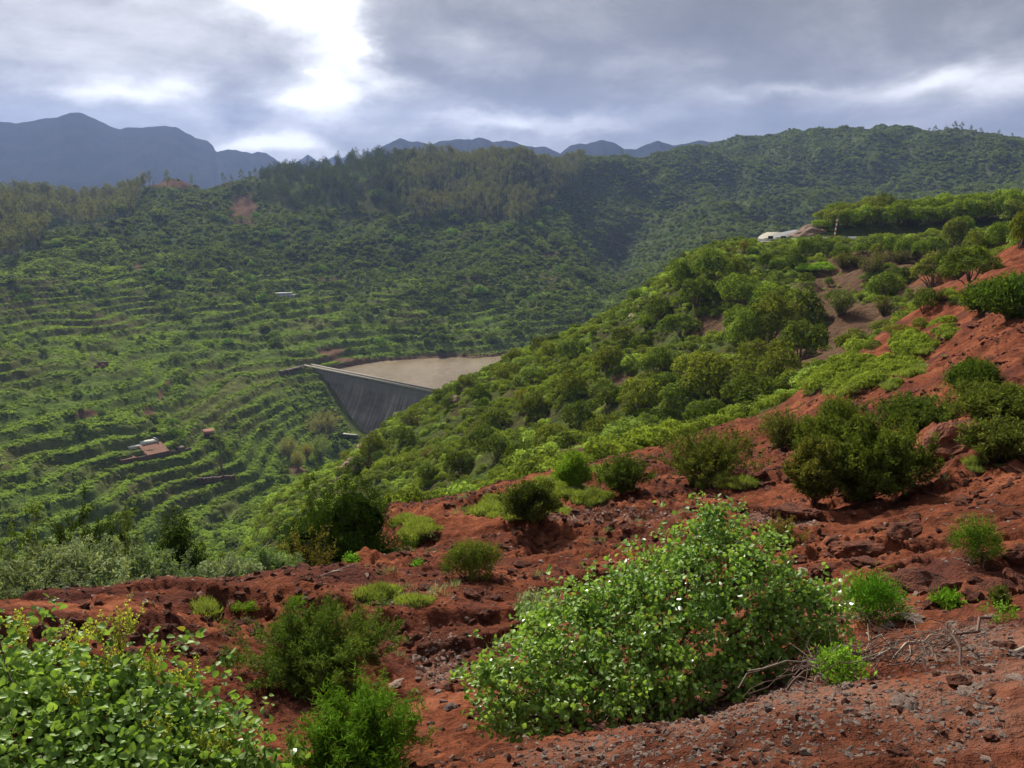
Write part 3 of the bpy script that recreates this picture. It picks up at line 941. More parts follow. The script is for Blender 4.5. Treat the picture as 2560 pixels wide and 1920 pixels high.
# ------------------------------------------------------------------ scatter with geometry nodes (only for growth nobody could count)
def source(name, meshes):
    col_ = bpy.data.collections.new(name)
    for i, me in enumerate(meshes):
        o = bpy.data.objects.new(f'{name}_{i:02d}', me)
        col_.objects.link(o)
    return col_


def scatter(name, P, S, col_, label, rng, tilt=0.0):
    P = np.asarray(P, np.float32)
    n = len(P)
    if n == 0: return
    me = bpy.data.meshes.new(name)
    me.vertices.add(n)
    me.vertices.foreach_set('co', P.ravel())
    for k, ty, v in (('sc', 'FLOAT', np.asarray(S, np.float32)), ('rz', 'FLOAT', (rng.random(n) * 6.283).astype(np.float32)), ('tx', 'FLOAT', (rng.normal(size=n) * tilt).astype(np.float32)), ('ix', 'INT', rng.randint(len(col_.objects), size=n).astype(np.int32))):
        a = me.attributes.new(k, ty, 'POINT')
        a.data.foreach_set('value', v)
    o = bpy.data.objects.new(name, me)
    C.objects.link(o)
    ng = bpy.data.node_groups.new(name, 'GeometryNodeTree')
    ng.interface.new_socket('Geometry', in_out='INPUT', socket_type='NodeSocketGeometry')
    ng.interface.new_socket('Geometry', in_out='OUTPUT', socket_type='NodeSocketGeometry')
    N = ng.nodes
    gi, go = N.new('NodeGroupInput'), N.new('NodeGroupOutput')
    ci = N.new('GeometryNodeCollectionInfo'); ci.inputs['Collection'].default_value = col_
    ci.inputs['Separate Children'].default_value = True; ci.inputs['Reset Children'].default_value = True
    ip = N.new('GeometryNodeInstanceOnPoints'); ip.inputs['Pick Instance'].default_value = True

    def named(nm, ty):
        a = N.new('GeometryNodeInputNamedAttribute'); a.data_type = ty; a.inputs['Name'].default_value = nm
        return next(s for s in a.outputs if s.enabled and s.name == 'Attribute')
    cx = N.new('ShaderNodeCombineXYZ')
    Lk = ng.links.new
    Lk(named('tx', 'FLOAT'), cx.inputs[0]); Lk(named('rz', 'FLOAT'), cx.inputs[2])
    Lk(gi.outputs[0], ip.inputs['Points']); Lk(ci.outputs[0], ip.inputs['Instance'])
    Lk(named('ix', 'INT'), ip.inputs['Instance Index']); Lk(cx.outputs[0], ip.inputs['Rotation']); Lk(named('sc', 'FLOAT'), ip.inputs['Scale'])
    Lk(ip.outputs[0], go.inputs[0])
    md = o.modifiers.new('scatter', 'NODES'); md.node_group = ng
    tag(o, label, kind='stuff')
    return o


def sample(mask, n, rng, top=2.0):
    """n random ground points, even per square metre, inside mask (NA-1 x NR-1) and in sight"""
    da = np.diff(AZ)[:, None]; dr = np.diff(RR)[None, :]
    w = (da * dr * RR[None, :-1]) * mask[:-1, :-1] * (np.abs(AZ[:-1, None]) < math.radians(31.8))
    p = (w / w.sum()).ravel()
    k = rng.choice(p.size, size=n, p=p)
    i, j = k // (NR - 1), k % (NR - 1)
    a = AZ[i] + rng.random(n) * np.diff(AZ)[i]; r = RR[j] + rng.random(n) * np.diff(RR)[j]
    x, y = r * np.sin(a), r * np.cos(a)
    ok = visible(x, y, top)
    x, y = x[ok], y[ok]
    z = H(x, y)
    return x, y, z


rng = np.random.RandomState(5)
b_low = [bush_geo(s, 110, .42, 6, .8, 1.0, .7) for s in range(40, 45)]
far_src = {}
for nm_, mt in (('far_bush', 'far_bush'), ('terrace_bush', 'terrace_bush'), ('lime_bush', 'lime_bush')):
    far_src[nm_] = source('src_' + nm_, [mk_mesh(nm_, g[0], [g[1]], [M[mt]]) for g in b_low])
euc = [tree_geo(60 + s, 11, 2.3, 11, 330, .62, .35) for s in range(4)]
euc_m = [(gmesh('eucalypt_crown', c, M['eucalypt']), gmesh('eucalypt_trunk', t_, M['bark_pale'])) for c, t_ in euc]
pin = [tree_geo(70 + s, 10, 2.9, 15, 460, .55, .12, 'cone' if s == 0 else 'oval') for s in range(3)]
pin_m = [(gmesh('pine_crown', c, M['pine']), gmesh('pine_trunk', t_, M['bark'])) for c, t_ in pin]


def both(c, t_, mc, mt):
    V_, F_ = join([c, t_])
    return mk_mesh('wood_tree', V_, [F_], [mc, mt], mi=np.concatenate([np.zeros(len(c[1])), np.ones(len(t_[1]))]))


euc_src = source('src_eucalypt', [both(c, t_, M['eucalypt'], M['bark_pale']) for c, t_ in euc])

# far slopes -------------------------------------------------------
farm = (far > 0.5) * (GR < 1480) * ~((GR < 250) & (PX > 1850)) * ((Z > WATER_Z + 0.5) | ((GX - DA.x) * dn.x + (GY - DA.y) * dn.y > 0) | (GX < -98))
bare_m = sstep(0.55, 0.8, bare)


def lookup(A_, x, y):
    a, r = np.arctan2(x, y), np.hypot(x, y)
    return A_[np.clip(np.searchsorted(AZ, a), 0, NA - 1), np.clip(np.searchsorted(RR, r), 0, NR - 1)]


def in_wood(px, py):
    """eucalyptus wood on the ridge and the groves at the left"""
    lim = np.interp(px, [960, 1000, 1060, 1180, 1300, 1350, 1420, 1500], [440, 520, 560, 540, 560, 540, 470, 400])
    a = (px > 985) & (px < 1460) & (py < lim)
    lim2 = np.interp(px, [0, 100, 130, 200, 330, 365], [660, 620, 560, 570, 545, 470])
    c = (px < 365) & (py < lim2)
    return a | c


def in_pine(px, py):
    return (px > 650) & (px < 1040) & (py < np.interp(px, [650, 720, 850, 1000, 1040], [500, 530, 520, 540, 470]))


# near part of the far side: 235 .. 600 m
DAM_C = Vector((-62, 375))


def off_dam(x, y):
    d = (x - DA.x) * dn.x + (y - DA.y) * dn.y
    u = (x - DA.x) * ddir.x + (y - DA.y) * ddir.y
    return ~((d > -4) & (d < 3.0 + np.clip(-84.3 - H(x, y), 0, 30) * .62) & (u > -3) & (u < 110))


def off_house(x, y):
    h_ = FARM
    return np.hypot(x - h_[0], (y - h_[1])) > 0  # refined below


fp = hit(350, 1140)
FARM = (fp.x, fp.y, fp.z)
tp_d, tp_s, lm_d, db_d = [], [], [], []
x, y, z = sample(farm * (GR < 620) * (1 + 1.4 * (GR < 330)), 270000, rng, 2.0)
px, py = pix(x, y, z)
nn = fbm(x, y, 26, 4, 401); n2v = fbm(x, y, 70, 3, 411)
tdark = (py - (585 + 0.20 * np.minimum(px, 1300))) / 110 + nn * 1.6
pd = 0.05 + 0.78 * sstep(0.9, -1.2, tdark)
rs_ = rng.random(len(x))
keep = off_dam(x, y) & (lookup(bare_m, x, y) < 0.5) & ~in_wood(px, py) & (np.hypot((x - FARM[0]) / 8.5, (y - FARM[1] - 2) / 5.0) > 1)
ris = lookup(RISER, x, y)
isdark = rs_ < pd
thin_d = rng.random(len(x)) < 0.15
thin_l = (rng.random(len(x)) < np.where(ris > 0.3, 0.10, 1.0)) & (rng.random(len(x)) < 0.62 + 0.38 * sstep(-.35, .1, nn + .5 * fbm(x, y, 9, 2, 421)))
frx = lookup(FRG, x, y); tex = lookup(TER, x, y) > .4
lip = (frx > .88) | (frx < .28)
thin_l &= ~tex | lip | (rng.random(len(x)) < .55)
k1 = keep & isdark & thin_d
scatter('scrub', np.stack([x, y, z - .15], 1)[k1], (rng.uniform(.8, 1.8, k1.sum()) * (1 + .6 * (rng.random(k1.sum()) < .1))), far_src['far_bush'], 'dark green scrub covering the upper valley slope', rng)
k2 = keep & ~isdark & thin_l
lime = rng.random(len(x)) < 0.22 + 0.5 * sstep(.05, .5, n2v)
scatter('terrace_scrub', np.stack([x, y, z - .1], 1)[k2 & ~lime], rng.uniform(.34, .74, (k2 & ~lime).sum()) * np.where(lip[k2 & ~lime], 1.15, .8), far_src['terrace_bush'], 'pale green scrub growing along the old terraces', rng)
scatter('lime_scrub', np.stack([x, y, z - .1], 1)[k2 & lime], rng.uniform(.32, .68, (k2 & lime).sum()), far_src['lime_bush'], 'lime green scrub between the old terraces', rng)
# beyond 600 m
x, y, z = sample(farm * (GR >= 600), 66000, rng, 4.0)
px, py = pix(x, y, z)
nn = fbm(x, y, 90, 4, 431)
keep = (lookup(bare_m, x, y) < 0.5) & ~in_wood(px, py) & ~in_pine(px, py)
isl = rng.random(len(x)) < np.clip(0.10 + nn * .7, 0.02, .45)
S = rng.uniform(1.2, 2.5, len(x)) * np.where(np.hypot(x, y) > 950, 1.35, 1)
S *= np.where(py < np.interp(px, [0, 650, 1400, 2560], [500, 480, 430, 350]), .75, 1)
scatter('far_scrub', np.stack([x, y, z - .3], 1)[keep & ~isl], S[keep & ~isl], far_src['far_bush'], 'dark green scrub cloaking the far hills', rng)
scatter('far_green_scrub', np.stack([x, y, z - .3], 1)[keep & isl], S[keep & isl] * .8, far_src['lime_bush'], 'fresh green scrub in patches on the far hills', rng)
# the wood
x, y, z = sample(farm * (GR >= 560), 160000, rng, 8.0)
px, py = pix(x, y, z)
k = in_wood(px, py) & (rng.random(len(x)) < np.where(px < 400, .22, .40))
wx, wy, wz = x[k], y[k], z[k]
wpx, wpy = px[k], py[k]
order = np.argsort(wy + rng.normal(size=len(wy)) * 60)
nind = 170
print('wood', k.sum())
scatter('wood', np.stack([wx, wy, wz - .3], 1)[order[nind:]], rng.uniform(.6, 1.0, len(order) - nind) * np.where(wpx[order[nind:]] < 420, 1.35, 1.0), euc_src, 'olive green eucalyptus wood seen as one mass on the ridge', rng, .04)
for i in order[:nind]:
    c, t_ = euc_m[rng.randint(4)]
    s = rng.uniform(.6, 1.05) * (1.45 if wpx[i] < 420 else 1.0)
    r_ = empty('eucalyptus_tree', (float(wx[i]), float(wy[i]), float(wz[i]) - .3), rng.random() * 6.28, float(s))
    tone = rng.randint(3)
    link('crown', c, r_, color=[(1, 1, 1), (.8, .9, .85), (1.2, 1.1, .9)][tone]); link('trunk', t_, r_)
    later(r_, ['olive feathery eucalyptus', 'dull green feathery eucalyptus', 'pale yellowish eucalyptus'][tone], 'tree', 'eucalyptus trees on the far ridge')
k = np.where(in_pine(px, py))[0]
rng.shuffle(k)
order_p = k
for i in k[:85]:
    c, t_ = pin_m[rng.randint(3)]
    s = rng.uniform(.75, 1.35)
    r_ = empty('pine_tree', (float(x[i]), float(y[i]), float(z[i]) - .3), rng.random() * 6.28, (float(s), float(s), float(s * rng.uniform(.9, 1.25))))
    tone = rng.randint(2)
    link('crown', c, r_, color=[(1, 1, 1), (1.4, 1.3, 1.1)][tone]); link('trunk', t_, r_)
    later(r_, ['dark bushy pine', 'mid green bushy pine'][tone], 'tree', 'pines on the far ridge')
pin_src = source('src_pine', [both(c, t_, M['pine'], M['bark']) for c, t_ in pin])
kk = order_p[85:480]
scatter('pine_stand', np.stack([x, y, z - .3], 1)[kk], rng.uniform(.65, 1.2, len(kk)), pin_src, 'dark pine stand thinning out along the ridge', rng, .04)
# thin lone trees along the left ridge and the right hilltop
for (qx, qy, hh_) in [(375, 470, 30), (385, 478, 18), (420, 474, 34), (440, 476, 14), (480, 474, 26), (507, 470, 28), (560, 468, 26), (580, 470, 24), (605, 466, 30), (625, 465, 26), (640, 460, 30),
                      (2320, 350, 20), (2335, 350, 24), (2362, 348, 22), (2385, 346, 28), (2400, 346, 26), (2425, 346, 22), (2450, 347, 18), (2495, 352, 18), (2530, 354, 14), (2110, 338, 14), (2050, 340, 10), (1340, 402, 24), (1570, 388, 22), (1555, 390, 14)]:
    p = hit(qx, qy, 500, 1500)
    if p is None: continue
    s = hh_ * p.length / F / 10.5 * 1.25
    c, t_ = euc_m[rng.randint(4)]
    r_ = empty('lone_tree', p, rng.random() * 6.28, (s * .8, s * .8, s))
    link('crown', c, r_, color=(.75, .85, .8)); link('trunk', t_, r_)
    later(r_, 'slender skyline tree', 'tree', 'lone trees along the skyline')
# single large round bushes on the valley slope
bush_hi = [bush_geo(20 + s, 700, .17, 10, .85, .9, .6) for s in range(6)]
bush_hi_m = [mk_mesh('bush_foliage', g[0], [g[1]], [M['far_bush']]) for g in bush_hi]
bush_st_m = [gmesh('bush_stems', tubes(stem_geo(20 + i, 9, .5, .8, tops=g[2]), .035, .012, 4), M['bark']) for i, g in enumerate(bush_hi)]
pts_b = [(780, 485, 40), (940, 495, 42), (313, 540, 60), (550, 555, 40), (560, 700, 46), (760, 690, 30), (690, 590, 38), (440, 905, 36), (455, 955, 42), (440, 1095, 40), (430, 1060, 36), (1130, 590, 36), (1350, 620, 34), (1095, 770, 40), (850, 720, 36), (1190, 730, 34), (1110, 855, 40), (1240, 860, 38)]
r2 = np.random.RandomState(77)
for i in range(95):
    pts_b.append((r2.uniform(380, 1480), r2.uniform(520, 880), r2.uniform(22, 40)))
for i in range(25):
    pts_b.append((r2.uniform(0, 450), r2.uniform(560, 780), r2.uniform(18, 32)))
for (qx, qy, w_) in pts_b:
    p = hit(qx, qy, 235, 900)
    if p is None or p.y < 235 or not (float(off_dam(np.array(p.x), np.array(p.y)))): continue
    s = w_ * p.length / F / 2
    v_ = r2.randint(6); tone = r2.randint(3)
    r_ = empty('bush', p - Vector((0, 0, .2)), r2.rand() * 6.28, (s, s, s * r2.uniform(.8, 1.2)))
    link('foliage', bush_hi_m[v_], r_, color=[(.8, .8, .8), (1.1, 1.05, .9), (.9, 1.15, .8)][tone])
    link('stem', bush_st_m[v_], r_)
    later(r_, ['dark round bush', 'brownish green round bush', 'green round bush'][tone], 'bush', 'large bushes on the terraced slope')

# ------------------------------------------------------------------ built things
def box_vf(x0, x1, y0, y1, z0, z1):
    V_ = np.array([(x, y, z) for x in (x0, x1) for y in (y0, y1) for z in (z0, z1)], float)
    return V_, np.array([(0, 1, 3, 2), (4, 6, 7, 5), (0, 4, 5, 1), (2, 3, 7, 6), (0, 2, 6, 4), (1, 5, 7, 3)])


def boxes(name, lst, mat, parent=None, bevel=0.0):
    V_, F_ = join([box_vf(*b_) for b_ in lst])
    me = mk_mesh(name, V_, [F_], [mat])
    o = link(name, me, parent)
    if bevel:
        md = o.modifiers.new('bevel', 'BEVEL'); md.width = bevel; md.segments = 1
    return o


def extrude_poly(name, prof, x0, x1, mat, parent=None, nx=1):
    """profile in (y, z), swept along x"""
    P_ = np.array(prof, float); n = len(P_)
    xs = np.linspace(x0, x1, nx + 1)
    V_ = np.array([(x, y, z) for x in xs for y, z in P_])
    F_ = []
    for i in range(nx):
        for k in range(n):
            F_.append((i * n + k, i * n + (k + 1) % n, (i + 1) * n + (k + 1) % n, (i + 1) * n + k))
    caps = [list(range(n))[::-1], [nx * n + k for k in range(n)]]
    me = mk_mesh(name, V_, [np.array(F_), np.array(caps)], [mat])
    return link(name, me, parent)


# dam materials
m, b = new_mat('dam_concrete')
t = b.n('ShaderNodeTexCoord').outputs['Object']
st1 = b.noise(b.vmul(t, (0.9, 0.03, 0.03)), 1.0, 6, 0.7)
st2 = b.noise(b.vmul(t, (3.2, 0.05, 0.05)), 1.0, 4, 0.65)
bl = b.noise(t, 0.16, 6, 0.65)
s_ = b.m('ADD', b.m('ADD', b.m('MULTIPLY', st1, .5), b.m('MULTIPLY', st2, .25)), b.m('MULTIPLY', bl, .3))
col = b.ramp(s_, [(.38, (.062, .056, .050)), (.48, (.125, .115, .100)), (.55, (.19, .175, .15)), (.64, (.34, .31, .26))])
sp_ = b.n('ShaderNodeSeparateXYZ'); m.node_tree.links.new(t, sp_.inputs[0])
wv_ = b.n('ShaderNodeTexBrick')
b.put(wv_.inputs['Vector'], t)
jt = b.m('LESS_THAN', b.m('PINGPONG', sp_.outputs[0], 4.0), 0.10)
lf_ = b.m('LESS_THAN', b.m('PINGPONG', sp_.outputs[2], 1.25), 0.05)
col = b.mix(b.m('MULTIPLY', b.m('MAXIMUM', jt, b.m('MULTIPLY', lf_, .5)), .55), col, (.04, .04, .04))
top = b.mr(sp_.outputs[2], -5.2, -3.8)
col = b.mix(b.m('MULTIPLY', top, .55), col, (.21, .205, .19))
finish(m, b, principled(b, col, .9, b.bump(s_, .6, .3), .2)); M['dam'] = m
M['concrete'] = simple('pale_concrete', (.22, .20, .17), (.34, .315, .265), 1.5, .9, .3, .02)
M['stone_wall'] = simple('stone_wall', (.065, .045, .036), (.15, .11, .085), 2.0, .95, .9, .12)
M['white_wall'] = simple('white_wall', (.42, .42, .36), (.60, .60, .52), 1.2, .9, .2, .02)
M['grey_wall'] = simple('grey_wall', (.24, .24, .25), (.36, .36, .36), 1.0, .9, .2, .02)
M['pale_roof'] = simple('pale_roof', (.42, .43, .46), (.56, .57, .60), 1.0, .85, .2, .02)
M['tile'] = simple('roof_tile', (.13, .050, .034), (.32, .17, .115), 3.2, .95, .6, .05)
M['wood'] = simple('old_wood', (.12, .08, .06), (.22, .16, .12), 4, .9, .4, .01)
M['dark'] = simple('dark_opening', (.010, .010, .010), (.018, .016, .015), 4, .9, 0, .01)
M['asphalt'] = simple('asphalt', (.115, .115, .12), (.17, .17, .175), 2, .9, .2, .01)
M['lot'] = simple('pale_gravel', (.20, .185, .15), (.32, .30, .235), .6, .9, .2, .02)
M['white_paint'] = simple('white_paint', (.7, .7, .68), (.8, .8, .78), 3, .6, .1, .01)
M['red_paint'] = simple('red_paint', (.42, .06, .045), (.5, .09, .06), 3, .6, .1, .01)

CREST = -84.3
dam = empty('dam', (DA.x, DA.y, CREST), math.atan2(ddir.y, ddir.x))
tag(dam, 'dark streaked concrete dam with pale crest holding back the brown reservoir', 'dam')
L_ = (DB - DA).length
# local: x along crest, -y downstream?  dn in local coordinates
loc_dn = dn.x * -ddir.y + dn.y * ddir.x
sg = 1 if loc_dn > 0 else -1
prof = [(-1.6, -30), (-1.6, 0), (1.5, 0), (1.5, -1.6), (2.1, -4.0), (4.4, -9.0), (7.8, -14.5), (11.5, -20), (18.5, -30)]
prof = [(y_ * sg, z_) for y_, z_ in prof]
extrude_poly('downstream_face', prof, -3, L_, M['dam'], dam, 40)
extrude_poly('walkway', [(y_ * sg, z_) for y_, z_ in [(-1.2, .004), (1.2, .004), (1.2, .12), (-1.2, .12)]], -3, L_, M['concrete'], dam)
for y0_ in (-1.75, 1.25):
    ys = sorted((y0_ * sg, (y0_ + .4) * sg))
    boxes('parapet', [(-3, L_, ys[0], ys[1], -.25, .85)], M['concrete'], dam)


def ray_plane(px, py, p0, n_):
    d = Vector(ray(px, py))
    return d * (p0.dot(n_) / d.dot(n_))


fn = Vector((dn.x, dn.y, 0.68)).normalized()
p_on = Vector((DA.x, DA.y, 0)) + dn * 4.4 + Vector((0, 0, CREST - 9.0))
hp = ray_plane(999, 1040, p_on, fn)
hut = empty('gauge_hut', hp, math.atan2(ddir.y, ddir.x))
tag(hut, 'tiny valve hut with a pale flat roof on the dam face', 'hut')
boxes('wall', [(-.7, .7, -1.6, 1.2, -1.5, 1.5)], M['dam'], hut)
boxes('roof', [(-1.1, 1.1, -2.0, 1.2, 1.502, 1.8)], M['concrete'], hut)
# stone wing wall at the left end of the crest, rocky shoulder beyond it
wa, wb = hit(700, 934, 300), Vector((DA.x, DA.y, CREST))
if wa is None: wa = Vector((-108, 392, -88))
wd = wb - wa
ww = empty('stone_wing_wall', wa, math.atan2(wd.y, wd.x))
tag(ww, 'brown stone wing wall running down from the left end of the dam crest', 'wall')
wl = math.hypot(wd.x, wd.y) - 3.4
rr_ = np.random.RandomState(3)
for k in range(14):
    a0 = wl * k / 14; hz = wd.z * (k + .5) / 14
    boxes('stone', [(a0 + .03, a0 + wl / 14 - .03, -1.3 + rr_.rand() * .4, 1.3, hz - 3.0, hz + .9 + rr_.rand() * .5)], M['stone_wall'], ww, .12)


def rock_mesh(seed, mat, n=26, sub=2, flat=.7, rough=.12, elong=1.3):
    rg = np.random.RandomState(seed)
    bm = bmesh.new()
    P_ = unit(rg.normal(size=(n, 3))) * rg.uniform(.75, 1.0, (n, 1)) * [elong, 1, flat]
    for p in P_: bm.verts.new(p)
    r_ = bmesh.ops.convex_hull(bm, input=bm.verts)
    bmesh.ops.delete(bm, geom=[g for g in r_['geom_interior'] if isinstance(g, bmesh.types.BMVert)], context='VERTS')
    bmesh.ops.subdivide_edges(bm, edges=bm.edges, cuts=sub, use_grid_fill=True)
    for v in bm.verts:
        c = v.co.copy()
        nx__ = gnoise(np.array([c.x * 1.7 + seed * 3.1]), np.array([c.y * 1.7 + c.z * 2.3]), seed)[0]
        ny__ = gnoise(np.array([c.x * 4.5 + seed]), np.array([c.y * 4.5 - c.z * 4.1]), seed + 9)[0]
        v.co += c.normalized() * (nx__ * rough + ny__ * rough * .45)
    bmesh.ops.triangulate(bm, faces=bm.faces)
    me = bpy.data.meshes.new('rock'); bm.to_mesh(me); bm.free()
    me.materials.append(mat)
    return me


# knoll cut by the road, bank below the trees
def polar(px, D, z):
    a, _s = azslope(px, 600)
    return (D * math.sin(a), D * math.cos(a), z)


kc = hit(2020, 600, 190, 260) or Vector((74, 205, -13))
o = link('rock_outcrop', rock_mesh(5, M['brown_rock'], 60, 3, .8, .10, 1.25), None, polar(2030, 222, -13.6), .15, (4.6, 5.2, 5.0))
tag(o, 'rounded brown rock knoll cut through beside the pale road bend', 'rock')
# road on the bench, its pale apron, parapet
def strip(name, pts, w, mat, skirt=0.0):
    P_ = [Vector(p) for p in pts]
    V_, F_ = [], []
    for i, p in enumerate(P_):
        d = (P_[min(i + 1, len(P_) - 1)] - P_[max(i - 1, 0)]); d.z = 0; d.normalize()
        s_v = Vector((d.y, -d.x, 0)) * w / 2
        V_ += [p - s_v - Vector((0, 0, skirt)), p - s_v, p + s_v, p + s_v - Vector((0, 0, skirt))]
    for i in range(len(P_) - 1):
        for k in range(3):
            F_.append((4 * i + k, 4 * i + k + 1, 4 * i + 5 + k, 4 * i + 4 + k))
    return link(name, mk_mesh(name, V_, [np.array(F_)], [mat]))


road = strip('road', [polar(2700, 210, -11.2), polar(2450, 210, -11.7), polar(2250, 210, -12.2), polar(2100, 209.5, -12.5), polar(2010, 209, -12.75), polar(1975, 210.5, -12.85), polar(1957, 215, -12.95), polar(1957, 222, -13.0), polar(1966, 232, -13.05), polar(1985, 243, -13.1), polar(2010, 252, -13.0)], 5.6, M['asphalt'], 5)
tag(road, kind='structure')
apron = strip('gravel_apron', [polar(1922, 213, -13.1), polar(1924, 222, -13.12), polar(1930, 232, -13.15), polar(1942, 243, -13.18)], 5.0, M['lot'], 7)
tag(apron, kind='structure')
pw = empty('road_parapet', polar(1838, 206.2, -13.6))
tag(pw, 'long low grey parapet wall along the outer edge of the road', 'wall')
pp = [polar(a_, d_, z_) for a_, d_, z_ in [(1838, 205.5, -13.9), (1890, 206, -13.3), (1960, 206, -12.9), (2040, 206, -12.6), (2120, 206.2, -12.3), (2210, 206.6, -12.1), (2300, 207, -11.9)]]
for i in range(len(pp) - 1):
    p, q_ = Vector(pp[i]), Vector(pp[i + 1]); d = q_ - p
    o = boxes('wall_segment', [(.03, d.length - .03, -.2, .2, -1.2, .42)], M['grey_wall'], pw)
    o.location = p - Vector(pw.location); o.rotation_euler = (0, -math.asin(d.z / d.length), math.atan2(d.y, d.x))
for qx, dd in ((1926, 211.0), (1958, 211.5)):
    o = boxes('road_barrier', [(-.55, .55, -.12, .12, -.25, .55)], M['dark'], None, .05)
    o.location = polar(qx, dd, -12.85)
    tag(o, 'small dark barrier block on the %s' % ('pale gravel side of the road bend' if qx < 1940 else 'grey asphalt side of the road bend'), 'barrier')
cv = empty('culvert_mouth', polar(1936, 203.2, -15.4))
tag(cv, 'red walled culvert mouth with dark hollow below the road parapet', 'culvert')
boxes('side_wall', [(-2.6, -1.9, -.6, 1.4, 0, 1.9)], M['tile'], cv)
boxes('side_wall', [(1.2, 1.9, -.6, 1.4, 0, 2.1)], M['tile'], cv)
boxes('back_wall', [(-1.9, 1.2, 1.0, 1.3, -.4, 1.9)], M['red_rock'], cv)
boxes('lintel', [(-2.6, 1.9, -.5, 1.4, 2.104, 2.4)], M['concrete'], cv)
pole = empty('striped_pole', polar(2085, 206.8, -12.4))
tag(pole, 'tall red and white striped marker pole leaning slightly at the roadside', 'pole')
pole.rotation_euler = (0, .10, 0)
for k in range(9):
    V_, F_ = tubes([np.array([(0, 0, .47 * k), (0, 0, .47 * k + .468)])], .14, .14, 8)
    link('band', mk_mesh('band', V_, [F_], [M['red_paint'] if k % 2 else M['white_paint']]), pole)

# farmhouse ruin -----------------------------------------------------
fz = float(H(FARM[0], FARM[1]))
fa = hit(303, 1162, 235); fb = hit(418, 1140, 235)
fdir = fb - fa
FR = 0.40
FS = fdir.xy.length / 15.5
farm_o = empty('farmhouse', (fa.x, fa.y, min(fa.z, fb.z) - .9), math.atan2(fdir.y, fdir.x) if abs(math.atan2(fdir.y, fdir.x)) < .9 else .5, 1.0)
print('farm', fa, fb, FS)
tag(farm_o, 'ruined stone farmhouse with red tiled roof and white back room on the terraces', 'house')
sw = M['stone_wall']
W = .55
boxes('front_wall', [(0, 15.4, -W, 0, -1.2, 2.7)], sw, farm_o, .06)
boxes('side_wall', [(0, W, .002, 5.6, -1, 2.7)], sw, farm_o, .06)
boxes('back_wall', [(W + .002, 8.0, 5.05, 5.6, -1, 2.5)], sw, farm_o, .06)
boxes('cross_wall', [(4.4, 4.9, .002, 5.04, -1, 2.75)], M['tile'], farm_o, .06)
boxes('cross_wall', [(7.9, 8.4, .002, 5.04, -1, 3.1)], sw, farm_o, .06)
boxes('side_wall', [(14.9, 15.4, .002, 5.6, -1, 3.1)], sw, farm_o, .06)
boxes('wall_cap', [(-.05, 4.95, -W - .03, .03, 2.704, 2.9)], M['tile'], farm_o)
boxes('wall_cap', [(-.05, W + .03, .034, 5.6, 2.704, 2.9)], M['tile'], farm_o)
for k in range(6):
    boxes('beam', [(.9 + k * .58, 1.1 + k * .58, .1, 5.0, 2.35, 2.55)], M['wood'], farm_o)
# pantiled roof: rows of half-round tiles
ny__, nx__ = 2, 15 * 8
V_, F_ = [], []
for i in range(nx__ + 1):
    x_ = 8.2 + 7.4 * i / nx__
    for j in range(13):
        t_ = j / 12
        y_ = -.75 + 6.6 * t_
        z_ = 2.75 + (1.75 * t_) + .10 * abs(math.sin(i * math.pi / 8)) - .05 * ((j % 2))
        V_.append((x_, y_, z_))
for i in range(nx__):
    for j in range(12):
        a0 = i * 13 + j
        F_.append((a0, a0 + 13, a0 + 14, a0 + 1))
o = link('tiled_roof', mk_mesh('tiled_roof', V_, [np.array(F_)], [M['tile']]), farm_o)
boxes('white_room', [(5.6, 9.6, 5.9, 9.2, -1, 4.3)], M['white_wall'], farm_o, .03)
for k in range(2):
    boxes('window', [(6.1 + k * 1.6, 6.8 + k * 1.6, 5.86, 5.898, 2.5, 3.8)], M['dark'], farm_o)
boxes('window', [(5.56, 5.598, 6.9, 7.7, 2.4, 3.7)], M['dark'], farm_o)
boxes('flat_roof', [(5.4, 9.6, 5.7, 9.3, 4.304, 4.5)], M['white_wall'], farm_o)
boxes('grey_room', [(9.604, 14.6, 5.8, 10.2, -1, 5.0)], M['grey_wall'], farm_o, .03)
boxes('flat_roof', [(9.9, 14.3, 6.1, 9.9, 5.004, 5.1)], M['white_wall'], farm_o)
boxes('parapet', [(9.604, 14.6, 10.202, 10.5, 4.6, 5.5), (14.604, 14.9, 5.8, 10.5, 4.6, 5.5)], M['grey_wall'], farm_o)
boxes('yard_wall', [(15.404, 18.6, .6, 1.1, -1, 1.9)], sw, farm_o, .06)
boxes('yard_wall', [(18.604, 24.0, 1.4, 1.9, -1, 1.5)], sw, farm_o, .06)
boxes('lean_to', [(19.6, 22.2, 1.95, 4.4, -1, 2.1)], sw, farm_o, .06)
boxes('lean_to', [(15.8, 18.4, 1.15, 3.4, -1, 2.0)], M['brown_rock'], farm_o, .06)

# little gabled hut
p = hit(522, 1092, 235)
g_ = empty('gabled_hut', p, .5)
tag(g_, 'tiny dark hut with a red tiled gable roof beside the palm', 'hut')
boxes('wall', [(-1.6, 1.6, -1.3, 1.3, -1, 1.9)], sw, g_)
for s__ in (-1, 1):
    V_ = np.array([(-1.9, s__ * 1.75, 1.72), (1.9, s__ * 1.75, 1.72), (1.9, .01 * s__, 3.0), (-1.9, .01 * s__, 3.0)])
    V_ = np.concatenate([V_, V_ - [0, 0, .14]])
    link('roof_slope', mk_mesh('roof_slope', V_, [np.array([(0, 1, 2, 3), (7, 6, 5, 4), (0, 4, 5, 1), (1, 5, 6, 2), (2, 6, 7, 3), (3, 7, 4, 0)])], [M['tile']]), g_)
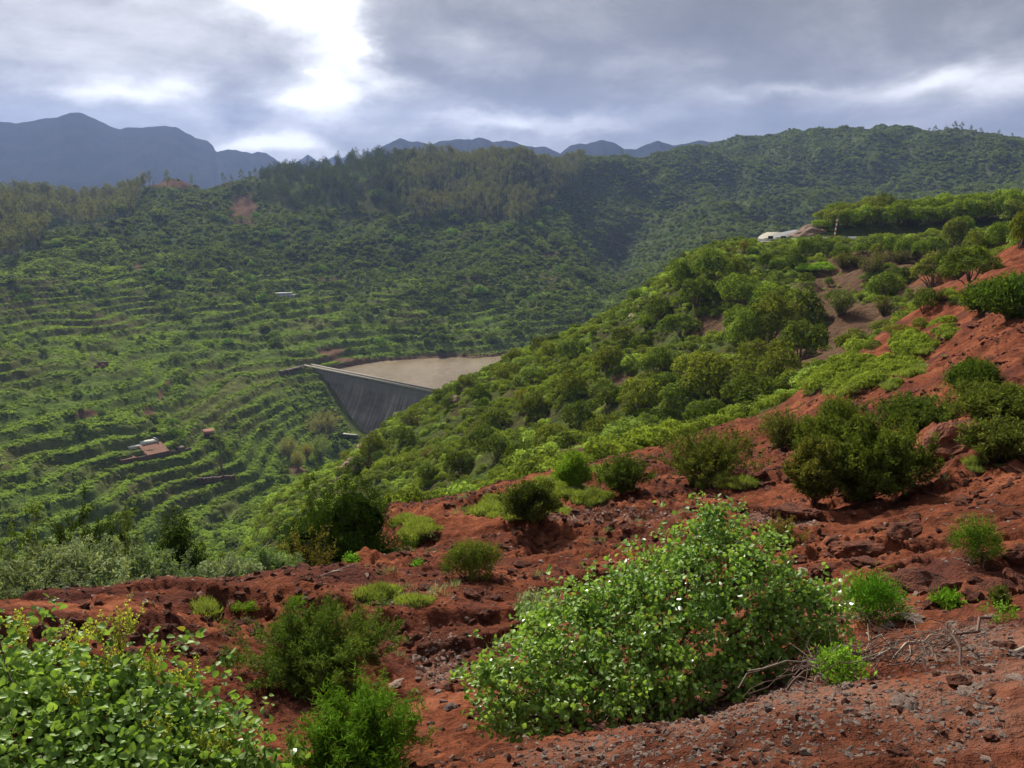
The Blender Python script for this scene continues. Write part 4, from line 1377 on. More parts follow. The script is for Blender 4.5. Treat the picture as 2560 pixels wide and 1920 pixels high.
# grey shed high on the slope
p = hit(712, 744, 300)
k_ = p.length / F
g_ = empty('grey_shed', p, .08)
tag(g_, 'little pale grey shed with dark doorways high on the terraced slope', 'shed')
boxes('wall', [(-24 * k_, 16 * k_, -2, 2, -1, 10 * k_)], M['pale_roof'], g_)
boxes('roof', [(-25 * k_, 17 * k_, -2.3, 2.3, 10 * k_ + .004, 11.5 * k_)], M['grey_wall'], g_)
boxes('side_room', [(16.1 * k_, 24 * k_, -1.8, 2, -1, 7 * k_)], M['grey_wall'], g_)
boxes('brick_pillar', [(-29 * k_, -24.2 * k_, -1.8, 1, -1, 7 * k_)], M['tile'], g_)
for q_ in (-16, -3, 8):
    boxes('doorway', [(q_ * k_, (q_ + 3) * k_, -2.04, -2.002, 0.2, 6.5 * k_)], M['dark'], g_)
# roofless ruin near the left
p = hit(252, 918, 235)
k_ = p.length / F
g_ = empty('small_ruin', p, .1)
tag(g_, 'small roofless ruin with broken reddish walls among the terrace scrub', 'ruin')
boxes('broken_wall', [(-12 * k_, -2 * k_, -1.6, -1.2, -1, 1.1)], M['tile'], g_, .05)
boxes('broken_wall', [(3 * k_, 13 * k_, -1.6, -1.2, -1, 1.5)], M['tile'], g_, .05)
boxes('broken_wall', [(-12 * k_, 13 * k_, 1.8, 2.2, -1, 1.8)], sw, g_, .05)
# terrace wall with the bare palm trunk
p, q_ = hit(495, 1207, 235), hit(588, 1198, 235)
d = q_ - p
g_ = empty('terrace_wall', p, math.atan2(d.y, d.x))
tag(g_, 'dark dry-stone terrace wall below the bare palm trunk', 'wall')
n_ = 22
for k in range(n_):
    a0, a1 = d.xy.length * k / n_, d.xy.length * (k + 1) / n_
    boxes('stone', [(a0 + .02, a1 - .02, -.6 + rr_.rand() * .3, .6, d.z * k / n_ - 1.2, d.z * k / n_ + 1.2 + rr_.rand() * .5)], M['stone_wall'], g_, .06)
p = hit(555, 1188, 235)
k_ = p.length / F
V_, F_ = tubes([np.array([(0, 0, -.5), (.05, 0, 22 * k_), (-.1, 0, 44 * k_), (0.05, 0, 60 * k_)])], 3.0 * k_, 2.2 * k_, 8)
tag(link('dead_palm', mk_mesh('dead_palm', V_, [F_], [M['bark']]), None, p), 'bare dead palm trunk standing upright like a dark post', 'tree trunk')
# low bridge slab at the foot of the dam
p, q_ = hit(852, 1086, 235), hit(892, 1102, 235)
if p and q_:
    d = q_ - p
    o = boxes('footbridge', [(0, min(d.length, 12), -.8, .8, .2, .55)], M['concrete'], None, .03)
    o.location = p; o.rotation_euler = (0, 0, math.atan2(d.y, d.x))
    tag(o, 'short pale concrete slab bridge at the foot of the dam', 'bridge')


def palm(px, py, hpx, label, trunk=.45):
    p = hit(px, py, 235)
    k_ = p.length / F
    h_ = hpx * k_
    r_ = empty('palm_tree', p, 0)
    V_, F_ = tubes([np.array([(0, 0, -.3), (.1, 0, h_ * trunk * .5), (0, 0, h_ * trunk)])], .35, .28, 8)
    link('trunk', mk_mesh('trunk', V_, [F_], [M['bark']]), r_)
    rg = np.random.RandomState(int(px))
    for i in range(26):
        a = i * 2.4; el_ = rg.uniform(-.2, 1.2)
        L = h_ * (1 - trunk) * rg.uniform(.8, 1.1)
        t_ = np.linspace(0, 1, 7)
        rad_ = L * np.sin(t_ * 1.1) * math.cos(el_) * 1.0
        zc = h_ * trunk + L * (np.sin(el_) * t_ - .45 * t_ ** 2)
        S_ = np.stack([rad_ * math.cos(a), rad_ * math.sin(a), zc], 1)
        side_ = np.array([-math.sin(a), math.cos(a), 0])
        Vp, Fp = [], []
        for j in range(6):
            for sg_ in (-1, 1):
                for m_ in range(2):
                    q0 = S_[j] * (1 - m_ * .5) + S_[j + 1] * m_ * .5
                    q1 = q0 + (S_[j + 1] - S_[j]) * .35
                    tip = q0 + side_ * sg_ * L * .20 * (1 - (j / 6) * .5) + (S_[j + 1] - S_[j]) * .9 - np.array([0, 0, L * .05])
                    Vp += [q0, q1, tip]; Fp.append((len(Vp) - 3, len(Vp) - 2, len(Vp) - 1))
        link('frond', mk_mesh('frond', Vp, [np.array(Fp)], [M['far_bush']]), r_)
    tag(r_, label, 'palm')


palm(548, 1116, 54, 'green palm standing beside the tiny red-roofed hut', .4)
palm(563, 1136, 46, 'low bushy palm in front of the taller one near the hut', .15)

# ------------------------------------------------------------------ spur: trees, shrubs, undergrowth
M['spur_leaf'] = foliage('spur_leaf', (.050, .072, .022), (.150, .172, .052), 0.30, 0.0, spread=.5)
hi = [bush_geo(120 + s, 3000, .085, 24, 1.0, .95, .55, (.17, .36)) for s in range(6)]
hi_m = [mk_mesh('shrub_foliage', g[0], [g[1]], [M['far_bush']]) for g in hi]
hi_st = [gmesh('shrub_stems', tubes(stem_geo(130 + i, 12, .5, .9, tops=g[2]), .03, .008, 4), M['bark']) for i, g in enumerate(hi)]
br = [brush_geo(140 + s, 1.0, 1.35, 70, 5, 2600, .085, .35, .9) for s in range(4)]
br_m = [(gmesh('shrub_foliage', f, M['spur_leaf']), gmesh('shrub_stems', s_, M['twig'])) for f, s_ in br]
TONES = {'dark': (.72, .76, .72), 'olive': (1.15, 1.02, .85), 'green': (.92, 1.0, .78), 'light green': (1.45, 1.5, .95), 'grey-green': (1.35, 1.4, 1.55), 'bright green': (1.6, 2.0, .9), 'brownish': (1.35, 1.0, .8)}
r3 = np.random.RandomState(9)


def shrub(px, py, w, hgt, tone, kind='round', p=None, cat='shrub', group='shrubs on the spur across the ravine', name='shrub', label=None, rmin=60, rmax=260):
    p = p or hit(px, py, rmin, rmax)
    if p is None: return
    k_ = p.length / F
    s = w * k_ / 2 / .95
    hs = hgt * k_ / (1.15 if kind == 'round' else 1.2)
    r_ = empty(name, p - Vector((0, 0, .12 * hs)), r3.rand() * 6.28, (s, s, hs))
    v_ = r3.randint(6)
    c = np.array(TONES[tone]) * r3.uniform(.85, 1.12)
    if kind == 'round':
        link('foliage', hi_m[v_], r_, color=c); link('stem', hi_st[v_], r_)
    else:
        link('foliage', br_m[v_ % 4][0], r_, color=c); link('stem', br_m[v_ % 4][1], r_)
    if label: tag(r_, label, cat, group)
    else: later(r_, f"{tone} {'rounded' if kind == 'round' else 'upright twiggy'} {'shrub' if name == 'shrub' else 'tree'}", cat, group)
    return r_


# laurel-like trees behind the road, on top of the bank
toppx = [2040, 2065, 2100, 2150, 2200, 2280, 2350, 2420, 2480, 2560, 2640]
toppy = [560, 540, 508, 498, 490, 500, 494, 488, 478, 470, 466]
for row_, (D_, n_) in enumerate([(222, 21), (231, 19), (241, 17)]):
    for i in range(n_):
        qx = 2068 + (2640 - 2068) * (i + r3.uniform(-.3, .3)) / (n_ - 1)
        a, _s = azslope(qx, 550)
        x_, y_ = D_ * math.sin(a), D_ * math.cos(a)
        z_ = float(H(x_, y_))
        _a, st_ = azslope(qx, np.interp(qx, toppx, toppy) + r3.uniform(-14, 8) + (8 if row_ == 0 else 0))
        h_ = max(2.5, float(st_) * D_ - z_)
        shrub(qx, 0, r3.uniform(56, 84), h_ * F / D_, ['light green', 'olive', 'light green'][r3.randint(3)], p=Vector((x_, y_, z_)), cat='tree', group='broadleaf trees on the bank behind the road', name='roadside_tree')
for (qx, qy, w, h_, tn_) in [(2230, 640, 60, 50, 'green'), (2262, 648, 60, 62, 'green'), (2300, 650, 56, 60, 'green'), (2340, 640, 60, 50, 'green'), (2385, 625, 70, 80, 'olive'), (2405, 600, 60, 60, 'green'), (2440, 640, 70, 60, 'olive'), (2500, 620, 70, 70, 'green'), (2550, 620, 80, 90, 'olive'), (2540, 560, 80, 60, 'olive'),
                           (2015, 645, 60, 62, 'green'), (2062, 644, 50, 46, 'green'), (2100, 650, 60, 40, 'green'), (1990, 670, 60, 50, 'dark'), (1955, 676, 66, 40, 'green'), (1915, 672, 56, 44, 'green'), (2150, 636, 50, 34, 'green'), (2190, 640, 46, 34, 'olive'), (1880, 640, 40, 26, 'green'), (1860, 630, 30, 30, 'brownish')]:
    shrub(qx, qy, w, h_, tn_, rmax=230)
for (qx, qy, w, h_, tn_, kd) in [
        (1700, 720, 90, 90, 'green', 'round'), (1780, 700, 100, 85, 'green', 'round'), (1830, 700, 80, 70, 'olive', 'round'), (1740, 770, 110, 90, 'dark', 'round'), (1860, 770, 110, 100, 'green', 'round'), (1830, 745, 90, 80, 'green', 'round'),
        (1650, 800, 80, 70, 'dark', 'round'), (1700, 840, 110, 70, 'dark', 'round'), (1620, 820, 60, 44, 'green', 'round'), (1560, 860, 70, 54, 'olive', 'round'),
        (1920, 790, 120, 100, 'green', 'round'), (1985, 830, 150, 150, 'dark', 'round'), (1930, 860, 150, 140, 'olive', 'round'), (2000, 900, 120, 130, 'dark', 'round'), (1870, 880, 120, 120, 'green', 'round'), (1850, 830, 110, 90, 'green', 'round'), (1935, 960, 130, 120, 'olive', 'round'), (1890, 930, 110, 90, 'olive', 'round'),
        (2100, 790, 66, 84, 'grey-green', 'brush'), (2210, 745, 90, 80, 'dark', 'round'), (2250, 720, 80, 60, 'dark', 'round'), (2330, 715, 110, 90, 'olive', 'round'), (2425, 705, 130, 100, 'dark', 'round'), (2395, 690, 90, 90, 'dark', 'round'), (2180, 690, 70, 60, 'olive', 'brush'), (2140, 668, 70, 40, 'olive', 'brush'), (2110, 670, 60, 46, 'olive', 'brush'), (2060, 680, 60, 30, 'bright green', 'round'), (2250, 660, 60, 40, 'olive', 'brush'), (2200, 665, 60, 40, 'olive', 'brush'),
        (2020, 680, 60, 26, 'bright green', 'round'), (2072, 715, 24, 28, 'dark', 'round'), (2310, 780, 60, 66, 'dark', 'round'), (2210, 790, 50, 60, 'olive', 'brush'), (2290, 650, 34, 34, 'brownish', 'brush'), (2350, 755, 36, 40, 'olive', 'brush'),
        (1640, 940, 110, 80, 'dark', 'round'), (1740, 960, 130, 100, 'olive', 'round'), (1800, 1000, 200, 140, 'olive', 'round'), (1880, 1040, 150, 110, 'dark', 'round'), (1700, 1040, 150, 110, 'dark', 'round'), (1600, 1030, 130, 100, 'olive', 'round'), (1520, 1010, 110, 80, 'dark', 'round'),
        (1760, 1090, 120, 80, 'dark', 'round'), (1450, 1080, 110, 90, 'dark', 'round'), (1380, 1120, 100, 80, 'olive', 'round'), (1560, 1110, 120, 80, 'dark', 'round'), (1300, 1180, 110, 90, 'dark', 'round'), (1240, 1150, 90, 80, 'dark', 'round'), (1150, 1190, 90, 80, 'dark', 'round'), (1420, 1180, 90, 60, 'olive', 'brush'), (1500, 1150, 110, 70, 'dark', 'round'), (1620, 1090, 90, 70, 'grey-green', 'round'),
        (940, 1150, 80, 80, 'olive', 'round'), (900, 1190, 70, 60, 'dark', 'round'), (1010, 1110, 60, 60, 'dark', 'round'), (960, 1060, 40, 34, 'dark', 'round'), (1200, 1000, 70, 50, 'dark', 'round'), (1270, 950, 80, 56, 'olive', 'round'), (1350, 880, 60, 48, 'olive', 'round'), (1290, 910, 70, 44, 'olive', 'round'), (1145, 985, 30, 34, 'dark', 'round'), (1120, 1020, 50, 40, 'dark', 'round'), (1430, 900, 90, 66, 'dark', 'round'),
        (1330, 960, 80, 56, 'grey-green', 'round'), (1070, 1200, 60, 50, 'dark', 'round'), (1330, 1040, 90, 70, 'olive', 'round'), (1240, 1070, 80, 60, 'dark', 'round'), (1420, 990, 100, 76, 'olive', 'round'), (1520, 920, 100, 66, 'olive', 'round'), (1600, 880, 70, 50, 'dark', 'round'), (1900, 1000, 60, 110, 'grey-green', 'brush'), (1930, 1050, 60, 60, 'grey-green', 'brush'), (1980, 1000, 80, 60, 'dark', 'round'), (2060, 960, 80, 44, 'dark', 'round'), (1600, 1200, 60, 34, 'olive', 'brush'),
        (1820, 1070, 90, 46, 'bright green', 'round'), (1880, 1080, 70, 40, 'bright green', 'round'), (1960, 1050, 90, 50, 'olive', 'round'), (2300, 850, 50, 30, 'olive', 'round'), (2180, 960, 60, 40, 'dark', 'round'), (2240, 930, 80, 30, 'brownish', 'round')]:
    shrub(qx, qy, w * 1.08, h_ * .92, tn_, kd)
spurm = ((spur > 0.5) | ((patchm > .5) & (GR > 40))) * (Z > -80) * (lookup(bare_m, GX, GY) < .5) * (GR < 204)
x, y, z = sample(spurm, 700, r3, 1.5)
px, py = pix(x, y, z)
# keep the lit grassy crest open: fewer shrubs right at the crest and on the low left slope
crest = np.array([abs(math.hypot(a_, b_) - np.interp(math.atan2(a_, b_), AZ, rk[8])) for a_, b_ in zip(x, y)])
offroad = ~((px > 1840) & (px < 2260) & (py > 540) & (py < 645)) & ~((px > 2040) & (py < 610))
k = np.where((px > 800) & offroad & ((crest > 9) | (r3.rand(len(x)) < .3)))[0][:135]
for i in k:
    tone = ['dark', 'olive', 'green', 'dark', 'grey-green', 'brownish', 'olive'][r3.randint(7)]
    w_m = r3.uniform(1.6, 4.2) * (1.0 if z[i] < -16 else .7)
    wpx = w_m * F / math.hypot(x[i], y[i])
    shrub(0, 0, wpx * 1.15, wpx * r3.uniform(.45, .75), tone, 'round' if r3.rand() < .8 else 'brush', p=Vector((x[i], y[i], z[i])))
# undergrowth on the spur
mid_b = [bush_geo(160 + s, 420, .2, 7, .7, 1.0, .6) for s in range(5)]
us = {}
for nm_, mt in (('spur_lime', 'lime_bush'), ('spur_dark', 'far_bush'), ('spur_grey', 'terrace_bush')):
    us[nm_] = source('src_' + nm_, [mk_mesh(nm_, g[0], [g[1]], [M[mt]]) for g in mid_b])
spurm2 = (spur > 0.35) * (Z > -96) * (GR < 206)
x, y, z = sample(spurm2, 26000, r3, .7)
px, py = pix(x, y, z)
gm = lookup(greenm, x, y); nn = fbm(x, y, 16, 4, 501); n2v = fbm(x, y, 7, 3, 511)
ok = ~((px > 1890) & (px < 2300) & (np.hypot(x, y) > 202)) & (r3.rand(len(x)) < np.clip(gm * 1.3 - .15, 0.02, 1))
sz = r3.uniform(.25, .7, len(x)) * np.where(r3.rand(len(x)) < .12, 1.8, 1)
kd = np.where(nn + r3.normal(size=len(x)) * .25 > .02, 0, np.where(n2v + r3.normal(size=len(x)) * .3 > .35, 2, 1))
kd = np.where((px < 900) & (r3.rand(len(x)) < .8), np.where(r3.rand(len(x)) < .5, 0, 2), kd)
for c_, nm_, lb in ((0, 'spur_lime', 'lime green ground cover on the spur'), (1, 'spur_dark', 'dark low scrub on the spur'), (2, 'spur_grey', 'grey green succulent growth on the spur')):
    k = ok & (kd == c_) & (r3.rand(len(x)) < (1.0 if c_ != 1 else .38))
    scatter(['green_ground_cover', 'low_scrub', 'succulent_scrub'][c_], np.stack([x, y, z - .05], 1)[k], sz[k] * (1.3 if c_ == 1 else 1), us[nm_], lb, r3)
# the bright slope right of the ravine
x, y, z = sample((patchm > .5) * (GR > 30) * 1.0, 5200, r3, .4)
scatter('bright_ground_cover', np.stack([x, y, z - .04], 1), r3.uniform(.22, .55, len(x)), us['spur_lime'], 'bright green cushions on the slope right of the ravine', r3)
# rocks on the spur crest and foot
for i, (qx, qy, w) in enumerate([(870, 1165, 60), (905, 1120, 50), (850, 1200, 40), (1190, 945, 36), (1140, 1000, 50), (1250, 925, 34), (1620, 745, 40), (1605, 770, 36), (1580, 790, 30), (890, 1150, 50), (925, 1100, 44), (1160, 975, 40)]):
    p = hit(qx, qy, 100, 230)
    if p is None: continue
    s = w * p.length / F / 2.4
    o = link('crag', rock_mesh(40 + i, M['brown_rock'], 26, 2, .8, .18), None, p - Vector((0, 0, s * .2)), i, (s, s, s))
    later(o, ['broken brown crag', 'rough grey brown crag'][i % 2], 'rock', 'crags along the spur')
# willows and other light trees below the dam
wl_g = [brush_geo(170 + s, 1.0, 1.5, 60, 6, 3600, .075, .35, .8, spread=1.2) for s in range(3)]
wl_m = [(gmesh('foliage', f, M['willow']), gmesh('stems', s_, M['bark_pale'])) for f, s_ in wl_g]
for i, (qx, qy, w, h_, lb, cc) in enumerate([(812, 1100, 92, 60, 'largest of the yellowish willows, close under the dam face', (1, .95, .9)), (800, 1152, 66, 52, 'green willow in front of the largest one below the dam', (.75, .95, .8)), (722, 1148, 52, 44, 'brownish willow, leftmost of those below the dam', (.75, .75, .75)),
                                        (768, 1150, 30, 36, 'slim golden willow between two larger ones below the dam', (1.2, 1.0, .5)), (745, 1172, 36, 36, 'lowest willow on the bare stream bed below the dam', (.85, .75, .6))]):
    p = hit(qx, qy, 235)
    k_ = p.length / F
    r_ = empty('willow', p, i, (w * k_ / 1.45, w * k_ / 1.45, h_ * k_ / 1.0))
    link('foliage', wl_m[i % 3][0], r_, color=cc); link('stem', wl_m[i % 3][1], r_)
    tag(r_, lb, 'tree', 'willows below the dam')

# ------------------------------------------------------------------ near plants
r4 = np.random.RandomState(21)
LT = np.array([(0, 0, 0), (1, 0, -.06), (.14, .33, .13), (.48, .47, .20), (.82, .30, .10), (.14, -.33, .13), (.48, -.47, .20), (.82, -.30, .10)], float)
LF = [np.array([(0, 1, 4, 3, 2)]), np.array([(0, 5, 6, 7, 1)])]
leaf_me = {}


def leaf_mesh(mat):
    if mat.name not in leaf_me:
        me = mk_mesh('leaf', LT, [np.concatenate(LF)], [mat])
        leaf_me[mat.name] = me
    return leaf_me[mat.name]


def frames(p, n, t_):
    n = unit(n); t_ = unit(t_ - n * np.sum(t_ * n, 1, keepdims=True)); s = np.cross(n, t_)
    return t_, s, n


def leafy_bush(name, lobes, base, nsprig, leaf, mat, seed, label, cat, nind=300, fold=1.0, stems=70, per=6):
    """lobes in world coordinates; leaves grow in rosettes at the ends of twigs"""
    rg = np.random.RandomState(seed)
    base = np.array(base)
    L_ = np.array(lobes, float); L_[:, :3] -= base
    tip, nrm = lobe_points(L_, nsprig, rg, inner=.62, low=-.75)
    far_ = rg.random_sample(nsprig) < .16
    tip[far_] += (nrm[far_] * .6 + [0, 0, .5]) * rg.uniform(.04, .17, (far_.sum(), 1))
    near_ = L_[np.argmin(np.linalg.norm(tip[:, None] - L_[None, :, :3], axis=2), 1), :3]
    inn = (rg.random_sample(nsprig) < .25) & ~far_
    tip[inn] = near_[inn] + (tip[inn] - near_[inn]) * .45
    k = np.repeat(np.arange(nsprig), per)
    m_ = len(k)
    d = unit(nrm[k] * .7 + rg.normal(size=(m_, 3)) * .75 + [0, 0, .35])
    along = unit(rg.normal(size=(m_, 3)) + nrm[k] * .6 + [0, 0, .15])
    pos = tip[k] + along * leaf * .25 + rg.normal(size=(m_, 3)) * leaf * .55
    size = leaf * rg.uniform(.55, 1.2, m_)
    keep = pos[:, 2] > 0.01
    pos, d, along, size = pos[keep], d[keep], along[keep], size[keep]
    T, S_, N_ = frames(pos, d, along)
    root = empty(name, base)
    tag(root, label, cat)
    camd = np.linalg.norm(pos + base, axis=1)
    out = np.sum(unit(pos + base) * -N_, 1)
    fpx, fpy = pix(*(pos + base).T)
    score = camd / size + 4 * (fpy > 1930) * 1000
    order = np.argsort(score)
    ind = order[:nind]; rest = order[nind:]
    lm = leaf_mesh(mat)
    for i in ind:
        o = bpy.data.objects.new('leaf', lm); C.objects.link(o); o.parent = root
        s = size[i]
        o.matrix_local = Matrix(((T[i][0] * s, S_[i][0] * s, N_[i][0] * s, pos[i][0]), (T[i][1] * s, S_[i][1] * s, N_[i][1] * s, pos[i][1]), (T[i][2] * s, S_[i][2] * s, N_[i][2] * s, pos[i][2]), (0, 0, 0, 1)))
    P_ = pos[rest][:, None, :] + size[rest][:, None, None] * (LT[None, :, 0, None] * T[rest][:, None, :] + LT[None, :, 1, None] * S_[rest][:, None, :] + LT[None, :, 2, None] * N_[rest][:, None, :])
    Fq = np.concatenate(LF)[None] + (np.arange(len(rest)) * 8)[:, None, None]
    fo = link('foliage', mk_mesh('foliage', P_.reshape(-1, 3), [Fq.reshape(-1, 5)], [mat]), root)
    tag(fo, kind='stuff')
    # woody frame: limbs to lobe centres, twigs out to the sprigs
    lines, a0, a1 = [], [], []
    foot = np.array([0, 0, -.1])
    for i, l in enumerate(L_):
        c = l[:3]
        f0 = foot + rg.normal(size=3) * [.12, .12, 0]
        t_ = np.linspace(0, 1, 7)[:, None]
        ln = f0 * (1 - t_) + c * t_ + rg.normal(size=(7, 3)) * .02
        ln[:, 2] -= 0.10 * np.sin(np.pi * t_[:, 0]) * rg.uniform(-.5, 1)
        lines.append(ln); a0.append(.014); a1.append(.006)
    sel = rg.choice(nsprig, min(nsprig, 420), replace=False)
    cl = np.argmin(np.linalg.norm(tip[sel][:, None] - L_[None, :, :3], axis=2), 1)
    for i, j in zip(sel, cl):
        c = L_[j, :3] * .75 + foot * .25 + rg.normal(size=3) * .05
        t_ = np.linspace(0, 1, 5)[:, None]
        ln = c * (1 - t_) + tip[i] * t_ + rg.normal(size=(5, 3)) * .012 * np.sin(np.pi * t_)
        lines.append(ln); a0.append(.0045); a1.append(.0018)
    tv, tf = tubes(lines, a0, a1, 4)
    tag(link('branches', mk_mesh('branches', tv, [tf], [M['twig']]), root), kind='stuff')
    return root


def wl(px, py, rpx, dist, ry=1.0):
    d = Vector(ray(px, py)).normalized() * dist
    r = rpx * dist / F
    return (d.x, d.y, d.z, r, r * ry, r)


BB = [(1790, 1355, 80, 6.0), (1715, 1430, 100, 5.9), (1880, 1420, 90, 5.9), (1600, 1490, 105, 5.8), (1760, 1520, 140, 5.7), (1930, 1540, 110, 5.8), (1460, 1545, 95, 5.6), (1385, 1600, 85, 5.5), (2020, 1590, 80, 5.9),
      (1640, 1630, 140, 5.5), (1480, 1670, 125, 5.4), (1330, 1690, 95, 5.2), (1800, 1660, 110, 5.6), (1250, 1735, 60, 5.1), (1390, 1770, 80, 5.1), (1540, 1750, 90, 5.2), (1280, 1780, 50, 5.0), (1680, 1740, 55, 5.3), (1930, 1640, 60, 5.7), (2070, 1640, 50, 5.8), (1345, 1570, 50, 5.5), (1225, 1700, 55, 5.1), (1240, 1790, 50, 5.0), (2040, 1500, 60, 5.9), (1790, 1300, 40, 6.0)]
lob = [wl(*t) for t in BB]
gx, gy = lob[10][0] + .12, lob[10][1] + .1
leafy_bush('leafy_bush', lob, (gx, gy, float(H(gx, gy))), 3300, .032, M['leafy'], 31, 'broad glossy-leaved bush in the middle of the red slope', 'bush')
LB = [(50, 1660, 90, 3.4), (200, 1690, 95, 3.35), (330, 1650, 55, 3.35), (400, 1740, 100, 3.25), (520, 1790, 80, 3.2), (150, 1800, 140, 3.2), (340, 1860, 140, 3.1), (540, 1880, 95, 3.1), (640, 1900, 60, 3.1), (-80, 1780, 170, 3.2), (100, 1960, 170, 3.0), (330, 2020, 160, 3.0), (560, 2010, 110, 3.0), (250, 2200, 200, 3.1), (480, 2180, 170, 3.1), (40, 2200, 200, 3.1)]
lob = [wl(t[0], t[1] + 62, t[2], t[3]) for t in LB]
gx, gy = lob[11][0], lob[11][1] + .25
lroot = leafy_bush('leafy_bush', lob, (gx, gy, float(H(gx, gy))), 3300, .027, M['leafy'], 32, 'large-leaved bush with lime flower spikes at the lower left edge', 'bush')
for i, (qx, qy, dd, h_) in enumerate([(300, 1640, 3.3, .16), (250, 1600, 3.35, .10), (200, 1640, 3.3, .12), (60, 1600, 3.4, .12), (380, 1700, 3.2, .14), (470, 1720, 3.2, .10), (330, 1580, 3.3, .12), (510, 1900, 3.0, .12), (190, 1760, 3.1, .1), (395, 1850, 3.0, .1), (285, 1700, 3.2, .15), (560, 1880, 3.0, .08)]):
    p0 = np.array(Vector(ray(qx, qy)).normalized() * dd) - np.array(lroot.location)
    Vs, Fs = [], []
    for j in range(9):
        e = p0 + np.array([r4.normal() * .03, r4.normal() * .03, h_ * r4.uniform(.5, 1.0)])
        n_ = 34
        t_ = r4.random_sample(n_)[:, None]
        c_ = p0 * (1 - t_) + e * t_ + r4.normal(size=(n_, 3)) * .005
        v_, f_ = diamonds(c_, r4.normal(size=(n_, 3)), .009, .7, r4)
        Vs.append((v_, f_)); Vs.append(tubes([np.array([p0, (p0 + e) / 2, e])], .0014, .0008, 3))
    V_, F_ = join(Vs)
    link('flower_spike', mk_mesh('flower_spike', V_, [F_], [M['flower']]), lroot)


def near_plant(name, px, w, top_py, label, cat, D=None, base_py=None, kind='heath', nleaf=5000, leaf=.05, seed=0, aspect=.3, up=.7, color=(1, 1, 1), nstem=60, mat=None, spread=1.0, thick=.008, bottom=None, grp=None):
    if D is None:
        p = hit(px, base_py, 3, 120)
    else:
        a, _s = azslope(px, 1400)
        x_, y_ = D * math.sin(a), D * math.cos(a)
        p = Vector((x_, y_, float(H(x_, y_))))
    Dh = math.hypot(p.x, p.y)
    _a, st_ = azslope(px, top_py)
    h_ = max(.1, float(st_) * Dh - p.z)
    rad = w * p.length / F / 2
    r_ = empty(name, p - Vector((0, 0, .03 * h_)), 0)
    mt = M[mat or 'heath']
    if kind == 'round':
        rg = np.random.RandomState(seed)
        lobes = []
        for i in range(16):
            a = rg.random_sample() * 6.28; q_ = .68 * math.sqrt(rg.random_sample()); s = rg.uniform(.24, .42)
            zc = (.25 + .55 * rg.random_sample() * (1 - q_ * .6)) * h_
            lobes.append((q_ * math.cos(a) * rad, q_ * math.sin(a) * rad, zc, s * rad, s * rad, s * max(rad, h_ * .55)))
        lobes.append((0, 0, h_ * .72, .42 * rad, .42 * rad, .26 * h_))
        nleaf = int(nleaf * 2.0); leaf = leaf * .82
        ns = nleaf // 12
        tp, nn_ = lobe_points(lobes, ns, rg, .35, -.6)
        k = np.repeat(np.arange(ns), 12)
        d = unit(nn_[k] * .6 + [0, 0, .8] + rg.normal(size=(len(k), 3)) * .25)
        t_ = rg.random_sample(len(k))[:, None]
        P_ = tp[k] + d * t_ * leaf * 3.2 + rg.normal(size=(len(k), 3)) * leaf * .5
        P_[:, 2] = np.maximum(P_[:, 2], .02)
        V_, F_ = diamonds(P_, rg.normal(size=P_.shape), leaf * rg.uniform(.6, 1.2, len(k)), aspect, rg, along=d + rg.normal(size=P_.shape) * .5)
        core = []
        for l in lobes:
            cd = unit(rg.normal(size=(70, 3)))
            core.append(diamonds(np.array(l[:3]) + cd * np.array(l[3:]) * .62, cd, float(np.mean(l[3:])) * .55, .9, rg))
        if min(w, h_ * 100) > 60: V_, F_ = join([(V_, F_)] + core)
        link('foliage', mk_mesh('foliage', V_, [F_], [mt]), r_, color=color)
        sl = [np.linspace([rg.normal() * .06, rg.normal() * .06, -.05], np.array(l[:3]) * [1, 1, .9], 5) + rg.normal(size=(5, 3)) * .02 for l in lobes]
        sv, sf = tubes(sl, .03 * rad, .01 * rad, 4)
        link('stem', mk_mesh('stem', sv, [sf], [M['bark']]), r_)
    else:
        leaf = leaf * .85
        (fv, ff), (sv, sf) = brush_geo(seed, 1.0, h_ / rad if rad else 1, nstem, 6, int(nleaf * 1.9), leaf / rad, aspect, up, thick=thick, spread=spread)
        q9 = np.percentile(fv[:, 2], 98) * rad; r9 = np.percentile(np.hypot(fv[:, 0], fv[:, 1]), 95) * rad
        sc_ = np.array([rad, rad, rad]) * [min(1.4, rad / r9), min(1.4, rad / r9), h_ / q9]
        link('foliage', mk_mesh('foliage', fv * sc_, [ff], [mt]), r_, color=color)
        link('stem', mk_mesh('stem', sv * sc_, [sf], [M['twig']]), r_)
    if 'label' and cat: tag(r_, label, cat, grp)
    return r_


